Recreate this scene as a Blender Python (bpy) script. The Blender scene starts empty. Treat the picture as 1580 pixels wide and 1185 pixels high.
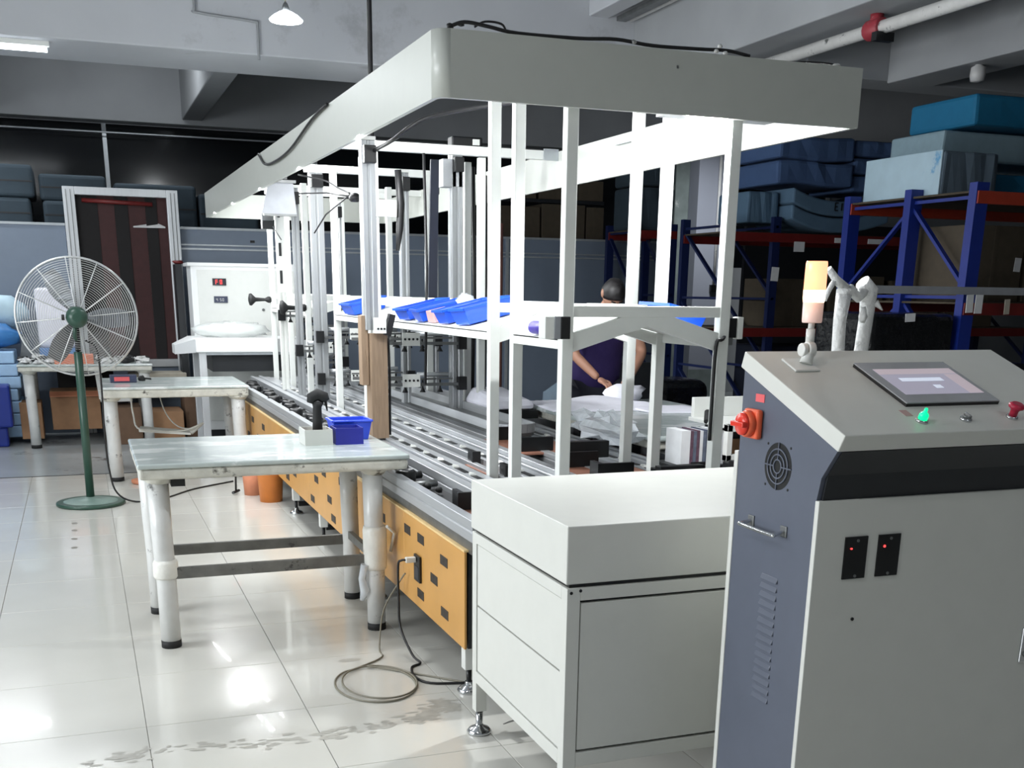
import bpy, bmesh, math, random
from mathutils import Vector, Matrix
random.seed(7)
S = bpy.context.scene
COL = S.collection
PI = math.pi

# ---------------------------------------------------------------- camera, world, light, exposure
cd = bpy.data.cameras.new('camera'); cam = bpy.data.objects.new('camera', cd); COL.objects.link(cam)
yaw, pit, rol = 0.364276, 0.295110, -0.0128365
fw = Vector((math.sin(yaw)*math.cos(pit), math.cos(yaw)*math.cos(pit), -math.sin(pit)))
rt = Vector((math.cos(yaw), -math.sin(yaw), 0)); dn = fw.cross(rt)
r2 = rt*math.cos(rol)+dn*math.sin(rol); d2 = dn*math.cos(rol)-rt*math.sin(rol)
cam.matrix_world = Matrix(((r2.x, -d2.x, -fw.x, 0), (r2.y, -d2.y, -fw.y, 0), (r2.z, -d2.z, -fw.z, 1.58), (0, 0, 0, 1)))
cd.sensor_width = 36; cd.lens = 36*1705.469/1580; cd.shift_y = (968.437-592.5)/1580
cd.clip_start = 0.05; cd.clip_end = 100
S.camera = cam
S.view_settings.view_transform = 'Standard'; S.view_settings.look = 'None'
S.view_settings.gamma = 1; S.view_settings.exposure = 0.0; S.view_settings.use_curve_mapping = False
W = bpy.data.worlds.new('world'); S.world = W; W.use_nodes = True
W.node_tree.nodes['Background'].inputs[0].default_value = (0.62, 0.7, 0.8, 1)
W.node_tree.nodes['Background'].inputs[1].default_value = 0.05

def area(name, loc, target, sx, sy, power, color=(1, 1, 1)):
    l = bpy.data.lights.new(name, 'AREA'); l.shape = 'RECTANGLE'; l.size = sx; l.size_y = sy
    l.energy = power; l.color = color
    o = bpy.data.objects.new(name, l); COL.objects.link(o); o.location = loc
    o.rotation_euler = (Vector(target)-Vector(loc)).to_track_quat('-Z', 'Y').to_euler()
    return o
# daylight coming through the windows of the left wall
area('window_daylight', (-4.85, 4.6, 2.0), (2, 5.4, 1.0), 5.2, 1.9, 345, (0.95, 0.98, 1.0))
# ceiling tubes of the aisle (their fixtures are built further down)
for y in (1.2, 5.2, 8.2):
    area('tube_and_fill_light', (-1.2, y, 3.52), (-1.2, y, 0), 1.2, 0.1, 34, (0.95, 0.98, 1.0))
area('tube_and_fill_light', (-0.65, 11.32, 3.50), (-0.65, 11.0, 0), 1.2, 0.1, 30, (0.93, 0.97, 1.0))
area('tube_and_fill_light', (8.6, 14.2, 4.3), (9.25, 16.0, 1.9), 1.2, 0.1, 15, (0.93, 0.97, 1.0)).data.spread = math.radians(70)  # added, unseen lamp, narrowed to brighten the back right column
# LED tubes under the canopy
for (y, w) in ((5.3, 34), (6.8, 40), (8.3, 40), (9.8, 40), (11.1, 34)):
    area('canopy_tube_light', (1.315, y, 2.33), (2.6, y, 1.35), 0.06, 1.1, w, (0.97, 0.99, 1.0))
area('canopy_tube_light', (2.62, 4.165, 2.33), (2.75, 5.6, 1.9), 0.7, 0.05, 14, (0.97, 0.99, 1.0))
area('flood_light', (2.425, 4.225, 2.22), (2.3, 3.6, 0), 0.19, 0.03, 34, (0.97, 0.99, 1.0))
area('tube_and_fill_light', (2.6, -0.6, 3.8), (2.6, 2.5, 1.8), 1.2, 0.1, 9, (0.95, 0.98, 1.0))  # added fill behind the camera, lifts the upper front faces
area('tube_and_fill_light', (-1.35, 13.2, 3.30), (-1.35, 13.2, 0), 1.2, 0.1, 24, (0.95, 0.98, 1.0))
# unseen tubes added behind the big beam to brighten the back wall
for x in (-2.2, 0.6):
    area('tube_and_fill_light', (x, 13.9, 4.36), (x, 14.6, 3.0), 1.2, 0.1, 26, (0.93, 0.97, 1.0))

# ---------------------------------------------------------------- materials
def lin(c):
    c = c/255.0
    return c/12.92 if c <= 0.04045 else ((c+0.055)/1.055)**2.4
def rgb(r, g, b): return (lin(r), lin(g), lin(b), 1)
MATS = {}
def mat(name, col, rough=0.5, metal=0.0, var=0.06, scale=14, bump=0.0, bscale=60, emit=None, estr=0, coat=0, alpha=1, trans=0, dirt=None, dscale=6, dth=0.62, stretch=None):
    m = bpy.data.materials.new(name); m.use_nodes = True; nt = m.node_tree; n = nt.nodes; l = nt.links
    b = n['Principled BSDF']
    b.inputs['Roughness'].default_value = rough; b.inputs['Metallic'].default_value = metal
    b.inputs['Coat Weight'].default_value = coat
    b.inputs['Alpha'].default_value = alpha; b.inputs['Transmission Weight'].default_value = trans
    tc = n.new('ShaderNodeTexCoord')
    src = tc.outputs['Object']
    if stretch:
        mp = n.new('ShaderNodeMapping'); mp.inputs['Scale'].default_value = stretch
        l.new(src, mp.inputs['Vector']); src = mp.outputs['Vector']
    nz = n.new('ShaderNodeTexNoise'); nz.inputs['Scale'].default_value = scale; nz.inputs['Detail'].default_value = 5
    l.new(src, nz.inputs['Vector'])
    c = rgb(*col)
    rp = n.new('ShaderNodeValToRGB')
    rp.color_ramp.elements[0].position = 0.3; rp.color_ramp.elements[1].position = 0.7
    rp.color_ramp.elements[0].color = tuple(x*(1-var) for x in c[:3])+(1,)
    rp.color_ramp.elements[1].color = tuple(min(1, x*(1+var)) for x in c[:3])+(1,)
    l.new(nz.outputs['Fac'], rp.inputs['Fac']); out = rp.outputs['Color']
    if dirt:
        n2 = n.new('ShaderNodeTexNoise'); n2.inputs['Scale'].default_value = dscale; n2.inputs['Detail'].default_value = 8
        n2.inputs['Roughness'].default_value = 0.7; l.new(src, n2.inputs['Vector'])
        r3 = n.new('ShaderNodeValToRGB'); r3.color_ramp.elements[0].position = dth; r3.color_ramp.elements[1].position = dth+0.08
        l.new(n2.outputs['Fac'], r3.inputs['Fac'])
        mx = n.new('ShaderNodeMixRGB'); mx.inputs['Color2'].default_value = rgb(*dirt)
        l.new(r3.outputs['Color'], mx.inputs['Fac']); l.new(out, mx.inputs['Color1']); out = mx.outputs['Color']
    l.new(out, b.inputs['Base Color'])
    if bump:
        n3 = n.new('ShaderNodeTexNoise'); n3.inputs['Scale'].default_value = bscale; n3.inputs['Detail'].default_value = 4
        l.new(src, n3.inputs['Vector'])
        bp = n.new('ShaderNodeBump'); bp.inputs['Strength'].default_value = bump; bp.inputs['Distance'].default_value = 0.02
        l.new(n3.outputs['Fac'], bp.inputs['Height']); l.new(bp.outputs['Normal'], b.inputs['Normal'])
    if emit:
        b.inputs['Emission Color'].default_value = rgb(*emit); b.inputs['Emission Strength'].default_value = estr
    MATS[name] = m
    return m
M = MATS
mat('white_paint', (222, 224, 220), 0.32, var=0.015)
mat('cream_paint', (213, 214, 208), 0.38, var=0.015)
mat('post_paint', (224, 227, 223), 0.36, var=0.02)
mat('skirt_paint', (178, 181, 175), 0.35, var=0.015)
mat('slate_paint', (88, 94, 108), 0.42, var=0.03)
mat('charcoal_paint', (33, 36, 40), 0.45)
mat('aluminium', (186, 189, 192), 0.34, 0.45, var=0.05, scale=4, stretch=(40, 1, 40))
mat('aluminium_up', (160, 163, 165), 0.36, 0.5, var=0.05, scale=4, stretch=(40, 40, 1))
mat('aluminium_bright', (214, 217, 220), 0.34, 0.3, var=0.04, scale=4, stretch=(40, 40, 1))
mat('dull_steel', (128, 130, 130), 0.4, 0.8, var=0.15)
mat('grey_steel', (112, 112, 108), 0.55, 0.3, var=0.2, dirt=(45, 44, 42), dscale=9, dth=0.6)
mat('black_plastic', (16, 17, 19), 0.35)
mat('black_rubber', (24, 25, 26), 0.7)
mat('dark_groove', (30, 31, 33), 0.6)
mat('copper_plate', (150, 104, 86), 0.45, 0.1, var=0.15)
mat('yellow_board', (200, 150, 82), 0.38, var=0.06, scale=5)
mat('yellow_edge', (226, 196, 140), 0.5)
mat('slot_dark', (52, 46, 40), 0.6, var=0.5, scale=60)
mat('wood', (146, 124, 102), 0.65, var=0.16, scale=5, stretch=(14, 14, 1.2), dirt=(112, 90, 70), dscale=3, dth=0.62)
mat('blue_plastic', (30, 88, 214), 0.32, var=0.05)
mat('navy_plastic', (28, 34, 140), 0.4, var=0.04)
mat('royal_plastic', (38, 72, 205), 0.35, var=0.05)
mat('film_white', (184, 194, 192), 0.24, var=0.06, bump=0.12, bscale=14, dirt=(226, 230, 229), dscale=5, dth=.52, coat=0.3, stretch=(.5, 1.6, 1))
mat('tape_edge', (202, 201, 191), 0.4, var=0.14, bump=0.35, bscale=22, dirt=(76, 72, 66), dscale=9, dth=0.58)
mat('leg_wrap', (208, 209, 207), 0.35, var=0.05, bump=0.2, bscale=16, dirt=(70, 70, 70), dscale=7, dth=0.61, coat=0.2)
mat('tape_white', (226, 225, 218), 0.4, var=0.08, bump=0.3, bscale=22, dirt=(130, 118, 100), dscale=10, dth=0.63)
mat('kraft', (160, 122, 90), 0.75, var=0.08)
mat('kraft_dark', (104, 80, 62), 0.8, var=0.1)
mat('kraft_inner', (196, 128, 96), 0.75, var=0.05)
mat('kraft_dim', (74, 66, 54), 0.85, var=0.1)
mat('pale_board', (178, 172, 158), 0.75)
mat('green_paint', (44, 74, 62), 0.35, var=0.05)
mat('green_grey', (110, 132, 124), 0.45, var=0.1)
mat('chrome_wire', (214, 216, 216), 0.3, 0.5, var=0.02)
mat('blade', (118, 122, 126), 0.4, 0.6)
mat('floor_tile', (207, 206, 199), 0.17, var=0.03, scale=2.5, bump=0.015, bscale=3, coat=0.25)
mat('grout', (140, 138, 132), 0.8)
mat('floor_grey', (156, 161, 162), 0.24, var=0.08, scale=1.2, dirt=(96, 99, 100), dscale=1.5, dth=0.58)
mat('stain', (128, 124, 116), 0.5, var=0.2, scale=30)
mat('tile_stain', (170, 168, 160), 0.35, var=0.1, scale=30)
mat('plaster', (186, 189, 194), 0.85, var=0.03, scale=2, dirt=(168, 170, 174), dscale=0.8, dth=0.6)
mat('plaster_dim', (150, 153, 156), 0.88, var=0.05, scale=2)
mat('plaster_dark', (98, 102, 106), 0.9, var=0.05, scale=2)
mat('column_paint', (150, 154, 166), 0.8, var=0.03, scale=2)
mat('dado', (120, 130, 128), 0.6, var=0.12, scale=8, dirt=(188, 190, 188), dscale=4, dth=0.64)
mat('partition_blue', (116, 128, 144), 0.45, var=0.02)
mat('partition_trim', (178, 184, 188), 0.35, 0.4)
mat('glass_night', (16, 19, 22), 0.12, var=0.2)
mat('foam_blue', (70, 96, 138), 0.8, var=0.06, scale=8, bump=0.2, bscale=10)
mat('foam_slate', (84, 112, 136), 0.8, var=0.07, scale=8, bump=0.2, bscale=8)
mat('foam_pale', (180, 206, 220), 0.55, var=0.06, scale=6, bump=0.3, bscale=7, dirt=(104, 164, 206), dscale=4, dth=0.6)
mat('foam_grey', (92, 108, 122), 0.8, var=0.05)
mat('foam_teal', (16, 108, 148), 0.75, var=0.05)
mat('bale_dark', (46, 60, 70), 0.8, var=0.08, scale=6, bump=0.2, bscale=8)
mat('foam_mist', (140, 166, 178), 0.7, var=0.06)
mat('sheet_blue', (168, 202, 234), 0.6, var=0.06, bump=0.15, bscale=6)
mat('bag_blue', (58, 122, 186), 0.4, var=0.12, scale=5, bump=0.5, bscale=9)
mat('rack_blue', (24, 46, 132), 0.4, var=0.05)
mat('rack_blue_shaded', (14, 28, 72), 0.45, var=0.05)  # rack blue again, with the shade of the far racks put into its colour
mat('rack_orange', (160, 56, 36), 0.45, var=0.08)
mat('rack_red', (104, 26, 24), 0.45, var=0.08)
mat('curtain_red', (58, 25, 25), 0.7, var=0.12)
mat('curtain_black', (17, 14, 15), 0.8)
mat('pipe_white', (206, 206, 204), 0.4, var=0.06, dirt=(90, 92, 92), dscale=14, dth=0.6, bump=0.2, bscale=30)
mat('pipe_red', (150, 50, 60), 0.5, var=0.15, dirt=(210, 190, 190), dscale=20, dth=0.62)
mat('pipe_rust', (140, 96, 84), 0.6)
mat('cable_black', (18, 18, 20), 0.5)
mat('cable_grey', (126, 122, 108), 0.5)
mat('cable_pale', (206, 206, 200), 0.5)
mat('belt_navy', (16, 22, 38), 0.5)
mat('red_switch', (222, 52, 32), 0.3)
mat('orange_switch', (240, 104, 66), 0.4)
mat('sticker_red', (222, 96, 100), 0.5)
mat('sticker_faded', (196, 160, 158), 0.5)
mat('stop_red', (176, 32, 62), 0.35)
mat('chrome', (210, 212, 214), 0.15, 0.95, var=0.02)
mat('bezel', (158, 160, 164), 0.25, var=0.02, coat=0.5)
mat('bezel_edge', (14, 14, 15), 0.4)
mat('screen_lilac', (120, 118, 134), 0.3, emit=(186, 182, 200), estr=0.5, var=0.02)
mat('screen_pink', (150, 138, 146), 0.3, emit=(206, 192, 200), estr=0.5, var=0.02)
mat('screen_white', (190, 196, 210), 0.3, emit=(222, 232, 250), estr=0.6, var=0.01)
mat('led_green', (10, 190, 120), 0.3, emit=(0, 226, 140), estr=1.6, var=0.01)
mat('led_red', (200, 20, 24), 0.3, emit=(255, 60, 60), estr=3.0, var=0.01)
mat('lamp_orange', (250, 150, 100), 0.3, emit=(255, 176, 134), estr=1.7, var=0.02)
mat('lamp_hot', (255, 210, 160), 0.3, emit=(255, 222, 180), estr=6, var=0.02)
mat('lamp_white', (240, 214, 206), 0.35, emit=(255, 200, 180), estr=0.2, var=0.02)
mat('tube_glow', (255, 255, 255), 0.3, emit=(240, 248, 255), estr=9.0, var=0.0)
mat('bulb_glow', (255, 255, 255), 0.3, emit=(235, 246, 255), estr=14.0, var=0.0)
mat('sky_pane', (230, 240, 250), 0.3, emit=(214, 230, 248), estr=1.1, var=0.0)
mat('bulb_off', (196, 196, 196), 0.35)
mat('wrap_white', (222, 223, 222), 0.35, var=0.06, bump=0.5, bscale=40, dirt=(176, 176, 174), dscale=26, dth=0.58)
mat('cloth_white', (236, 236, 246), 0.7, var=0.03, bump=0.3, bscale=9)
mat('bag_clear', (232, 238, 244), 0.18, var=0.12, scale=16, bump=0.6, bscale=14, alpha=0.62, dirt=(250, 250, 252), dscale=12, dth=0.6)
mat('film_clear', (226, 230, 228), 0.2, var=0.05, bump=0.4, bscale=10, alpha=0.55)
mat('shirt_purple', (46, 32, 88), 0.8, var=0.06, bump=0.25, bscale=12)
mat('trousers', (26, 28, 40), 0.8)
mat('skin', (172, 128, 106), 0.55, var=0.05)
mat('hair', (26, 23, 24), 0.45, var=0.3, scale=40)
mat('paper', (224, 226, 228), 0.7)
mat('paper_plum', (96, 70, 84), 0.7, var=0.4, scale=40)
mat('paper_slate', (96, 104, 120), 0.7, var=0.25, scale=30)
mat('grey_plate', (150, 153, 158), 0.4)
mat('teal_label', (60, 128, 112), 0.5, var=0.4, scale=80)
mat('violet_roll', (70, 56, 160), 0.4)
mat('orange_bin', (214, 104, 48), 0.45)
mat('bucket_orange', (206, 122, 52), 0.5)
mat('shiny_black_film', (20, 21, 23), 0.18, var=0.3, bump=0.7, bscale=10, dirt=(120, 122, 124), dscale=7, dth=0.68)
mat('debris', (190, 190, 190), 0.5, var=0.5, scale=40)
mat('display_dark', (34, 36, 46), 0.3)
mat('display_navy', (60, 66, 88), 0.3)
mat('white_glare', (238, 240, 240), 0.4, var=0.01)

# ---------------------------------------------------------------- mesh helper
WORLD = {}          # object name -> accumulated world origin
class MB:
    def __init__(s): s.v = []; s.f = []; s.m = []; s.sm = []
    def add(s, vs, fs, smooth=False, k=0):
        o = len(s.v); s.v += [Vector(p) for p in vs]
        for f in fs: s.f.append([i+o for i in f]); s.sm.append(smooth); s.m.append(k)
        return s
    def box(s, a, b, k=0):
        x0, y0, z0 = a; x1, y1, z1 = b
        return s.add([(x0, y0, z0), (x1, y0, z0), (x1, y1, z0), (x0, y1, z0), (x0, y0, z1), (x1, y0, z1), (x1, y1, z1), (x0, y1, z1)],
                     [(0, 3, 2, 1), (4, 5, 6, 7), (0, 1, 5, 4), (1, 2, 6, 5), (2, 3, 7, 6), (3, 0, 4, 7)], k=k)
    def cbox(s, c, d, rot=None, k=0):
        """box by centre, size and rotation matrix"""
        t = MB().box((-d[0]/2, -d[1]/2, -d[2]/2), (d[0]/2, d[1]/2, d[2]/2))
        R = rot if rot is not None else Matrix.Identity(3)
        return s.add([R @ v + Vector(c) for v in t.v], t.f, k=k)
    def hexa(s, p, k=0):      # p: 8 points, bottom 4 then top 4
        return s.add(p, [(0, 3, 2, 1), (4, 5, 6, 7), (0, 1, 5, 4), (1, 2, 6, 5), (2, 3, 7, 6), (3, 0, 4, 7)], k=k)
    def bar(s, p, q, w, h, up=(0, 0, 1), k=0):
        p = Vector(p); q = Vector(q); d = (q-p).normalized(); u = Vector(up)
        a = d.cross(u)
        if a.length < 1e-4: a = d.cross(Vector((0, 1, 0)))
        a.normalize(); b = a.cross(d).normalized()
        a *= w/2; b *= h/2
        return s.hexa([p-a-b, p+a-b, q+a-b, q-a-b, p-a+b, p+a+b, q+a+b, q-a+b], k=k)
    def tube(s, pts, r, n=8, cap=True, k=0, smooth=True):
        pts = [Vector(p) for p in pts]
        if cap and not isinstance(r, (list, tuple)) and r < .02 and len(pts) > 3:      # cables: round the bends
            e = [2*pts[0]-pts[1]]+pts+[2*pts[-1]-pts[-2]]; q = []
            for i in range(1, len(e)-2):
                for j in range(5):
                    t = j/5; a, b, c, d = e[i-1:i+3]
                    q.append(.5*(2*b+(c-a)*t+(2*a-5*b+4*c-d)*t*t+(3*b-a-3*c+d)*t*t*t))
            pts = q+[pts[-1]]
        R = r if isinstance(r, (list, tuple)) else [r]*len(pts)
        o = len(s.v); prev = None
        for i, p in enumerate(pts):
            d = (pts[min(i+1, len(pts)-1)]-pts[max(i-1, 0)])
            d = d.normalized() if d.length > 1e-9 else Vector((0, 0, 1))
            if prev is None:
                a = d.orthogonal().normalized()
            else:
                a = (prev-d*prev.dot(d))
                a = a.normalized() if a.length > 1e-6 else d.orthogonal().normalized()
            prev = a; b = d.cross(a)
            for j in range(n):
                t = 2*PI*j/n; s.v.append(p+(a*math.cos(t)+b*math.sin(t))*R[i])
        for i in range(len(pts)-1):
            for j in range(n):
                s.f.append([o+i*n+j, o+i*n+(j+1) % n, o+(i+1)*n+(j+1) % n, o+(i+1)*n+j]); s.sm.append(smooth); s.m.append(k)
        if cap:
            s.f.append([o+j for j in reversed(range(n))]); s.sm.append(False); s.m.append(k)
            s.f.append([o+(len(pts)-1)*n+j for j in range(n)]); s.sm.append(False); s.m.append(k)
        return s
    def cyl(s, p, q, r, n=16, r2=None, k=0): return s.tube([p, q], [r, r if r2 is None else r2], n, k=k)
    def lathe(s, c, prof, n=24, axis=(0, 0, 1), k=0, flat=False):
        c = Vector(c); Q = Vector((0, 0, 1)).rotation_difference(Vector(axis)); o = len(s.v)
        for (r, z) in prof:
            for j in range(n):
                t = 2*PI*j/n; s.v.append(Q @ Vector((r*math.cos(t), r*math.sin(t), z))+c)
        for i in range(len(prof)-1):
            for j in range(n):
                s.f.append([o+i*n+j, o+i*n+(j+1) % n, o+(i+1)*n+(j+1) % n, o+(i+1)*n+j]); s.sm.append(not flat); s.m.append(k)
        s.f.append([o+j for j in reversed(range(n))]); s.sm.append(False); s.m.append(k)
        s.f.append([o+(len(prof)-1)*n+j for j in range(n)]); s.sm.append(False); s.m.append(k)
        return s
    def prism(s, poly, axis, a, b, k=0):
        """poly: 2D points in the other two axes (in order x,y,z without axis); extruded a..b along axis"""
        def P(u, v, w):
            return (w, u, v) if axis == 'x' else (u, w, v) if axis == 'y' else (u, v, w)
        n = len(poly); vs = [P(u, v, a) for u, v in poly]+[P(u, v, b) for u, v in poly]
        fs = [list(range(n))[::-1], list(range(n, 2*n))]+[[i, (i+1) % n, n+(i+1) % n, n+i] for i in range(n)]
        return s.add(vs, fs, k=k)
    def blob(s, c, r, jit=0.15, n=10, m=7, k=0, seed=0, smooth=True):
        rn = random.Random(seed); c = Vector(c); o = len(s.v); vs = []
        for i in range(m+1):
            ph = PI*i/m
            for j in range(n):
                th = 2*PI*j/n; q = 1+rn.uniform(-jit, jit) if 0 < i < m else 1
                vs.append(c+Vector((r[0]*math.sin(ph)*math.cos(th)*q, r[1]*math.sin(ph)*math.sin(th)*q, r[2]*math.cos(ph)*q)))
        fs = [[i*n+j, i*n+(j+1) % n, (i+1)*n+(j+1) % n, (i+1)*n+j] for i in range(m) for j in range(n)]
        return s.add(vs, fs, smooth, k)
    def build(s, name, material, parent=None, bevel=0, seg=2, sub=0, mats=None, label=None, kind=None, weld=False):
        me = bpy.data.meshes.new(name)
        if parent is not None: org = WORLD[parent.name]
        else:
            xs = [v.x for v in s.v]; ys = [v.y for v in s.v]; zs = [v.z for v in s.v]
            org = Vector(((min(xs)+max(xs))/2, (min(ys)+max(ys))/2, min(zs)))
        me.from_pydata([tuple(v-org) for v in s.v], [], s.f)
        for ms in (mats or [material]): me.materials.append(M[ms] if isinstance(ms, str) else ms)
        for p, sm, k in zip(me.polygons, s.sm, s.m): p.use_smooth = sm; p.material_index = k
        bm = bmesh.new(); bm.from_mesh(me)
        if weld: bmesh.ops.remove_doubles(bm, verts=bm.verts, dist=1e-4)
        bmesh.ops.recalc_face_normals(bm, faces=bm.faces); bm.to_mesh(me); bm.free()
        o = bpy.data.objects.new(name, me); COL.objects.link(o)
        if parent is not None: o.parent = parent
        else: o.location = org
        WORLD[o.name] = org.copy()
        if bevel:
            b = o.modifiers.new('bevel', 'BEVEL'); b.width = bevel; b.segments = seg; b.limit_method = 'ANGLE'; b.angle_limit = 0.6
        if sub:
            q = o.modifiers.new('sub', 'SUBSURF'); q.levels = sub; q.render_levels = sub
        if label: o['label'] = label
        if kind: o['kind'] = kind
        return o
def tag(o, label, cat, group=None):
    o['label'] = label; o['category'] = cat
    if group: o['group'] = group
    return o
def thing(name, label, cat, loc=(0, 0, 0), group=None):
    o = bpy.data.objects.new(name, None); COL.objects.link(o); o.location = loc; o.empty_display_size = 0.1
    WORLD[o.name] = Vector(loc)
    return tag(o, label, cat, group)
def structure(o): o['kind'] = 'structure'; return o
def copy_thing(root, loc, label, rotz=0.0, group=None):
    c = root.copy(); COL.objects.link(c); c.location = loc; c.rotation_euler = (0, 0, rotz); c['label'] = label
    if group: c['group'] = group
    WORLD[c.name] = Vector(loc)
    for ch in [k for k in bpy.data.objects if k.parent == root]:
        d = ch.copy(); COL.objects.link(d); d.parent = c; WORLD[d.name] = Vector(loc)
        for g in [k for k in bpy.data.objects if k.parent == ch]:
            e = g.copy(); COL.objects.link(e); e.parent = d
    return c
def RX(a): return Matrix.Rotation(a, 3, 'X')
def RY(a): return Matrix.Rotation(a, 3, 'Y')
def RZ(a): return Matrix.Rotation(a, 3, 'Z')
def B(a, b): return MB().box(a, b)

# ================================================================= the setting
fl = structure(B((-5, -2, -0.06), (12, 10.34, -0.004)).build('floor', 'grout'))
WORLD[fl.name] = fl.location.copy()
tile_mesh = {}
def tile(x0, y0, x1, y1):
    key = (round(x1-x0, 3), round(y1-y0, 3))
    if key not in tile_mesh:
        o = MB().box((x0+.0014, y0+.0014, -.02), (x1-.0014, y1-.0014, 0)).build('tile', 'floor_tile', fl, bevel=0.0012, seg=1)
        me = o.data; c = Vector(((x0+x1)/2, (y0+y1)/2, 0))-WORLD[fl.name]
        for v in me.vertices: v.co -= c
        o.location = c; tile_mesh[key] = o
    else:
        o = tile_mesh[key].copy(); COL.objects.link(o); o.location = Vector(((x0+x1)/2, (y0+y1)/2, 0))-WORLD[fl.name]
    return o
xs = [0.097+0.6*k for k in range(-5, 9)]; ys = [4.09+0.6*k for k in range(-3, 11)]+[10.34]
for i in range(len(xs)-1):
    for j in range(len(ys)-1): tile(xs[i], ys[j], xs[i+1], ys[j+1])
rest = MB()
rest.box((-5, -2, -.02), (12, ys[0]-.003, 0)).box((-5, ys[0], -.02), (xs[0]-.003, 10.34, 0)).box((xs[-1]+.003, ys[0], -.02), (12, 10.34, 0))
rest.build('floor_border', 'floor_tile', fl)
structure(B((-5, 10.345, -0.06), (12, 16.6, -0.001)).build('floor', 'floor_grey'))
structure(B((-5, 10.335, -0.004), (12, 10.352, 0.003)).build('trim_1', 'dark_groove'))
# worn marks on the tiles: flat irregular grime patches
rn = random.Random(3)
def grime(name, ctrl, n, spread, m, seed):
    rn = random.Random(seed); g = MB()
    for k in range(n):
        t = rn.random()*(len(ctrl)-1.001)
        if math.sin(t*11+seed)+math.sin(t*29) < -.7: continue
        i = int(t); f = t-i
        x = ctrl[i][0]*(1-f)+ctrl[i+1][0]*f+rn.uniform(-.02, .02); y = ctrl[i][1]*(1-f)+ctrl[i+1][1]*f+rn.gauss(0, spread)
        a = rn.uniform(.008, .03); b = rn.uniform(.005, .014); q = 8; z = .0006+k*3e-6
        g.add([(x+a*math.cos(2*PI*i_/q)*rn.uniform(.6, 1.4), y+b*math.sin(2*PI*i_/q)*rn.uniform(.6, 1.4), z) for i_ in range(q)], [list(range(q))])
    return g.build(name, m, fl, kind='stuff')
grime('floor_grime', [(-.12, 3.81), (.25, 3.85), (.70, 3.77), (1.0, 3.83), (1.22, 3.87)], 210, .026, 'tile_stain', 3)
grime('floor_grime', [(1.12, 3.85), (1.2, 3.96), (1.26, 3.9)], 130, .035, 'tile_stain', 5)
g = MB(); g.add([(.985+.05*math.cos(2*PI*i/14), 4.62+.022*math.sin(2*PI*i/14), .0008) for i in range(14)], [list(range(14))])
g.build('floor_mark', 'tile_stain', fl)
g = MB()
for k, y in enumerate((7.35, 7.62, 7.9, 8.15)): g.add([(-.16+.02*math.cos(2*PI*i/10)*1.0, y+.03*math.sin(2*PI*i/10), .0008) for i in range(10)], [list(range(10))])
g.build('floor_mark', 'stain', fl)

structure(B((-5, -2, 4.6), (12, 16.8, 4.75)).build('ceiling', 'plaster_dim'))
wl = MB()
wl.box((-5.15, -2, 0), (-5, 16.6, 0.9)).box((-5.15, -2, 3.0), (-5, 16.6, 4.6)).box((-5.15, -2, .9), (-5, 1.7, 3.0)).box((-5.15, 7.5, .9), (-5, 16.6, 3.0))
structure(wl.build('wall_left', 'plaster'))
wn = structure(MB().box((-5.1, 1.7, .9), (-5.04, 7.5, .96)).box((-5.1, 1.7, 2.94), (-5.04, 7.5, 3.0)).build('window_1', 'aluminium'))
for k in range(5):
    y = 1.7+k*5.8/4; MB().box((-5.1, y-.03, .9), (-5.04, y+.03, 3)).build('mullion', 'aluminium', wn)
for k in range(4):
    y = 1.7+k*1.45; MB().box((-5.08, y+.03, .96), (-5.07, y+1.42, 2.94)).build('pane', 'sky_pane', wn)
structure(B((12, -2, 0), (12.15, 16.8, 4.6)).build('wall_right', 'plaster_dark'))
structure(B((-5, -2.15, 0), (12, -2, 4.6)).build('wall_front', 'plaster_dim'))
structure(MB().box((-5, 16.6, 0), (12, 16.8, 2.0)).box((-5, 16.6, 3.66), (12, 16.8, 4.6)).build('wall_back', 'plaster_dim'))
w2 = structure(B((-5, 16.64, 1.96), (12, 16.70, 2.0)).build('window_2', 'aluminium'))
MB().box((-5, 16.64, 3.62), (12, 16.70, 3.66)).build('window_head', 'plaster', w2)
mx_ = [-4.9, -2.2, 0.53, 3.3, 6.0, 8.8, 11.9]
for x in mx_: MB().box((x-.025, 16.62, 2.0), (x+.025, 16.69, 3.62)).build('mullion', 'partition_trim', w2)
for xa, xb in zip(mx_[:-1], mx_[1:]): MB().box((xa+.03, 16.67, 2.0), (xb-.03, 16.68, 3.62)).build('pane', 'glass_night', w2)
for z in (3.50,): MB().cyl((-5, 16.5, z), (9, 16.5, z), .012, 6).build('curtain_wire', 'partition_trim', w2)
# concrete beams
def beam(a, b, m='plaster', name='trim_2'): return structure(B(a, b).build(name, m, bevel=.012))
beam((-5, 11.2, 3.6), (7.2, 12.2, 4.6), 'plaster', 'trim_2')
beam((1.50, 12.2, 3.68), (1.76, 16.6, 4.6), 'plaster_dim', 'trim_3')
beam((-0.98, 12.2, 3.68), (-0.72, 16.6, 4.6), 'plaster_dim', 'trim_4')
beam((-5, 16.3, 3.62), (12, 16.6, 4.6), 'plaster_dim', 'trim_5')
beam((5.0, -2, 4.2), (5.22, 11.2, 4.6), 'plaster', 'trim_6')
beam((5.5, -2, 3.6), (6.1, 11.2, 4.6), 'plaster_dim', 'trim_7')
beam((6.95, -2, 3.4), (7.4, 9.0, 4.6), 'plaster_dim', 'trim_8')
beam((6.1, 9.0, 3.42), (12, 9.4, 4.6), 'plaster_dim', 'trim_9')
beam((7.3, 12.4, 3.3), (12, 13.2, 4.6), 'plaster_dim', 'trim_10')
cl = structure(B((9.07, 16.0, 0), (9.71, 16.3, 4.6)).build('column', 'column_paint', bevel=.01))
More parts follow.
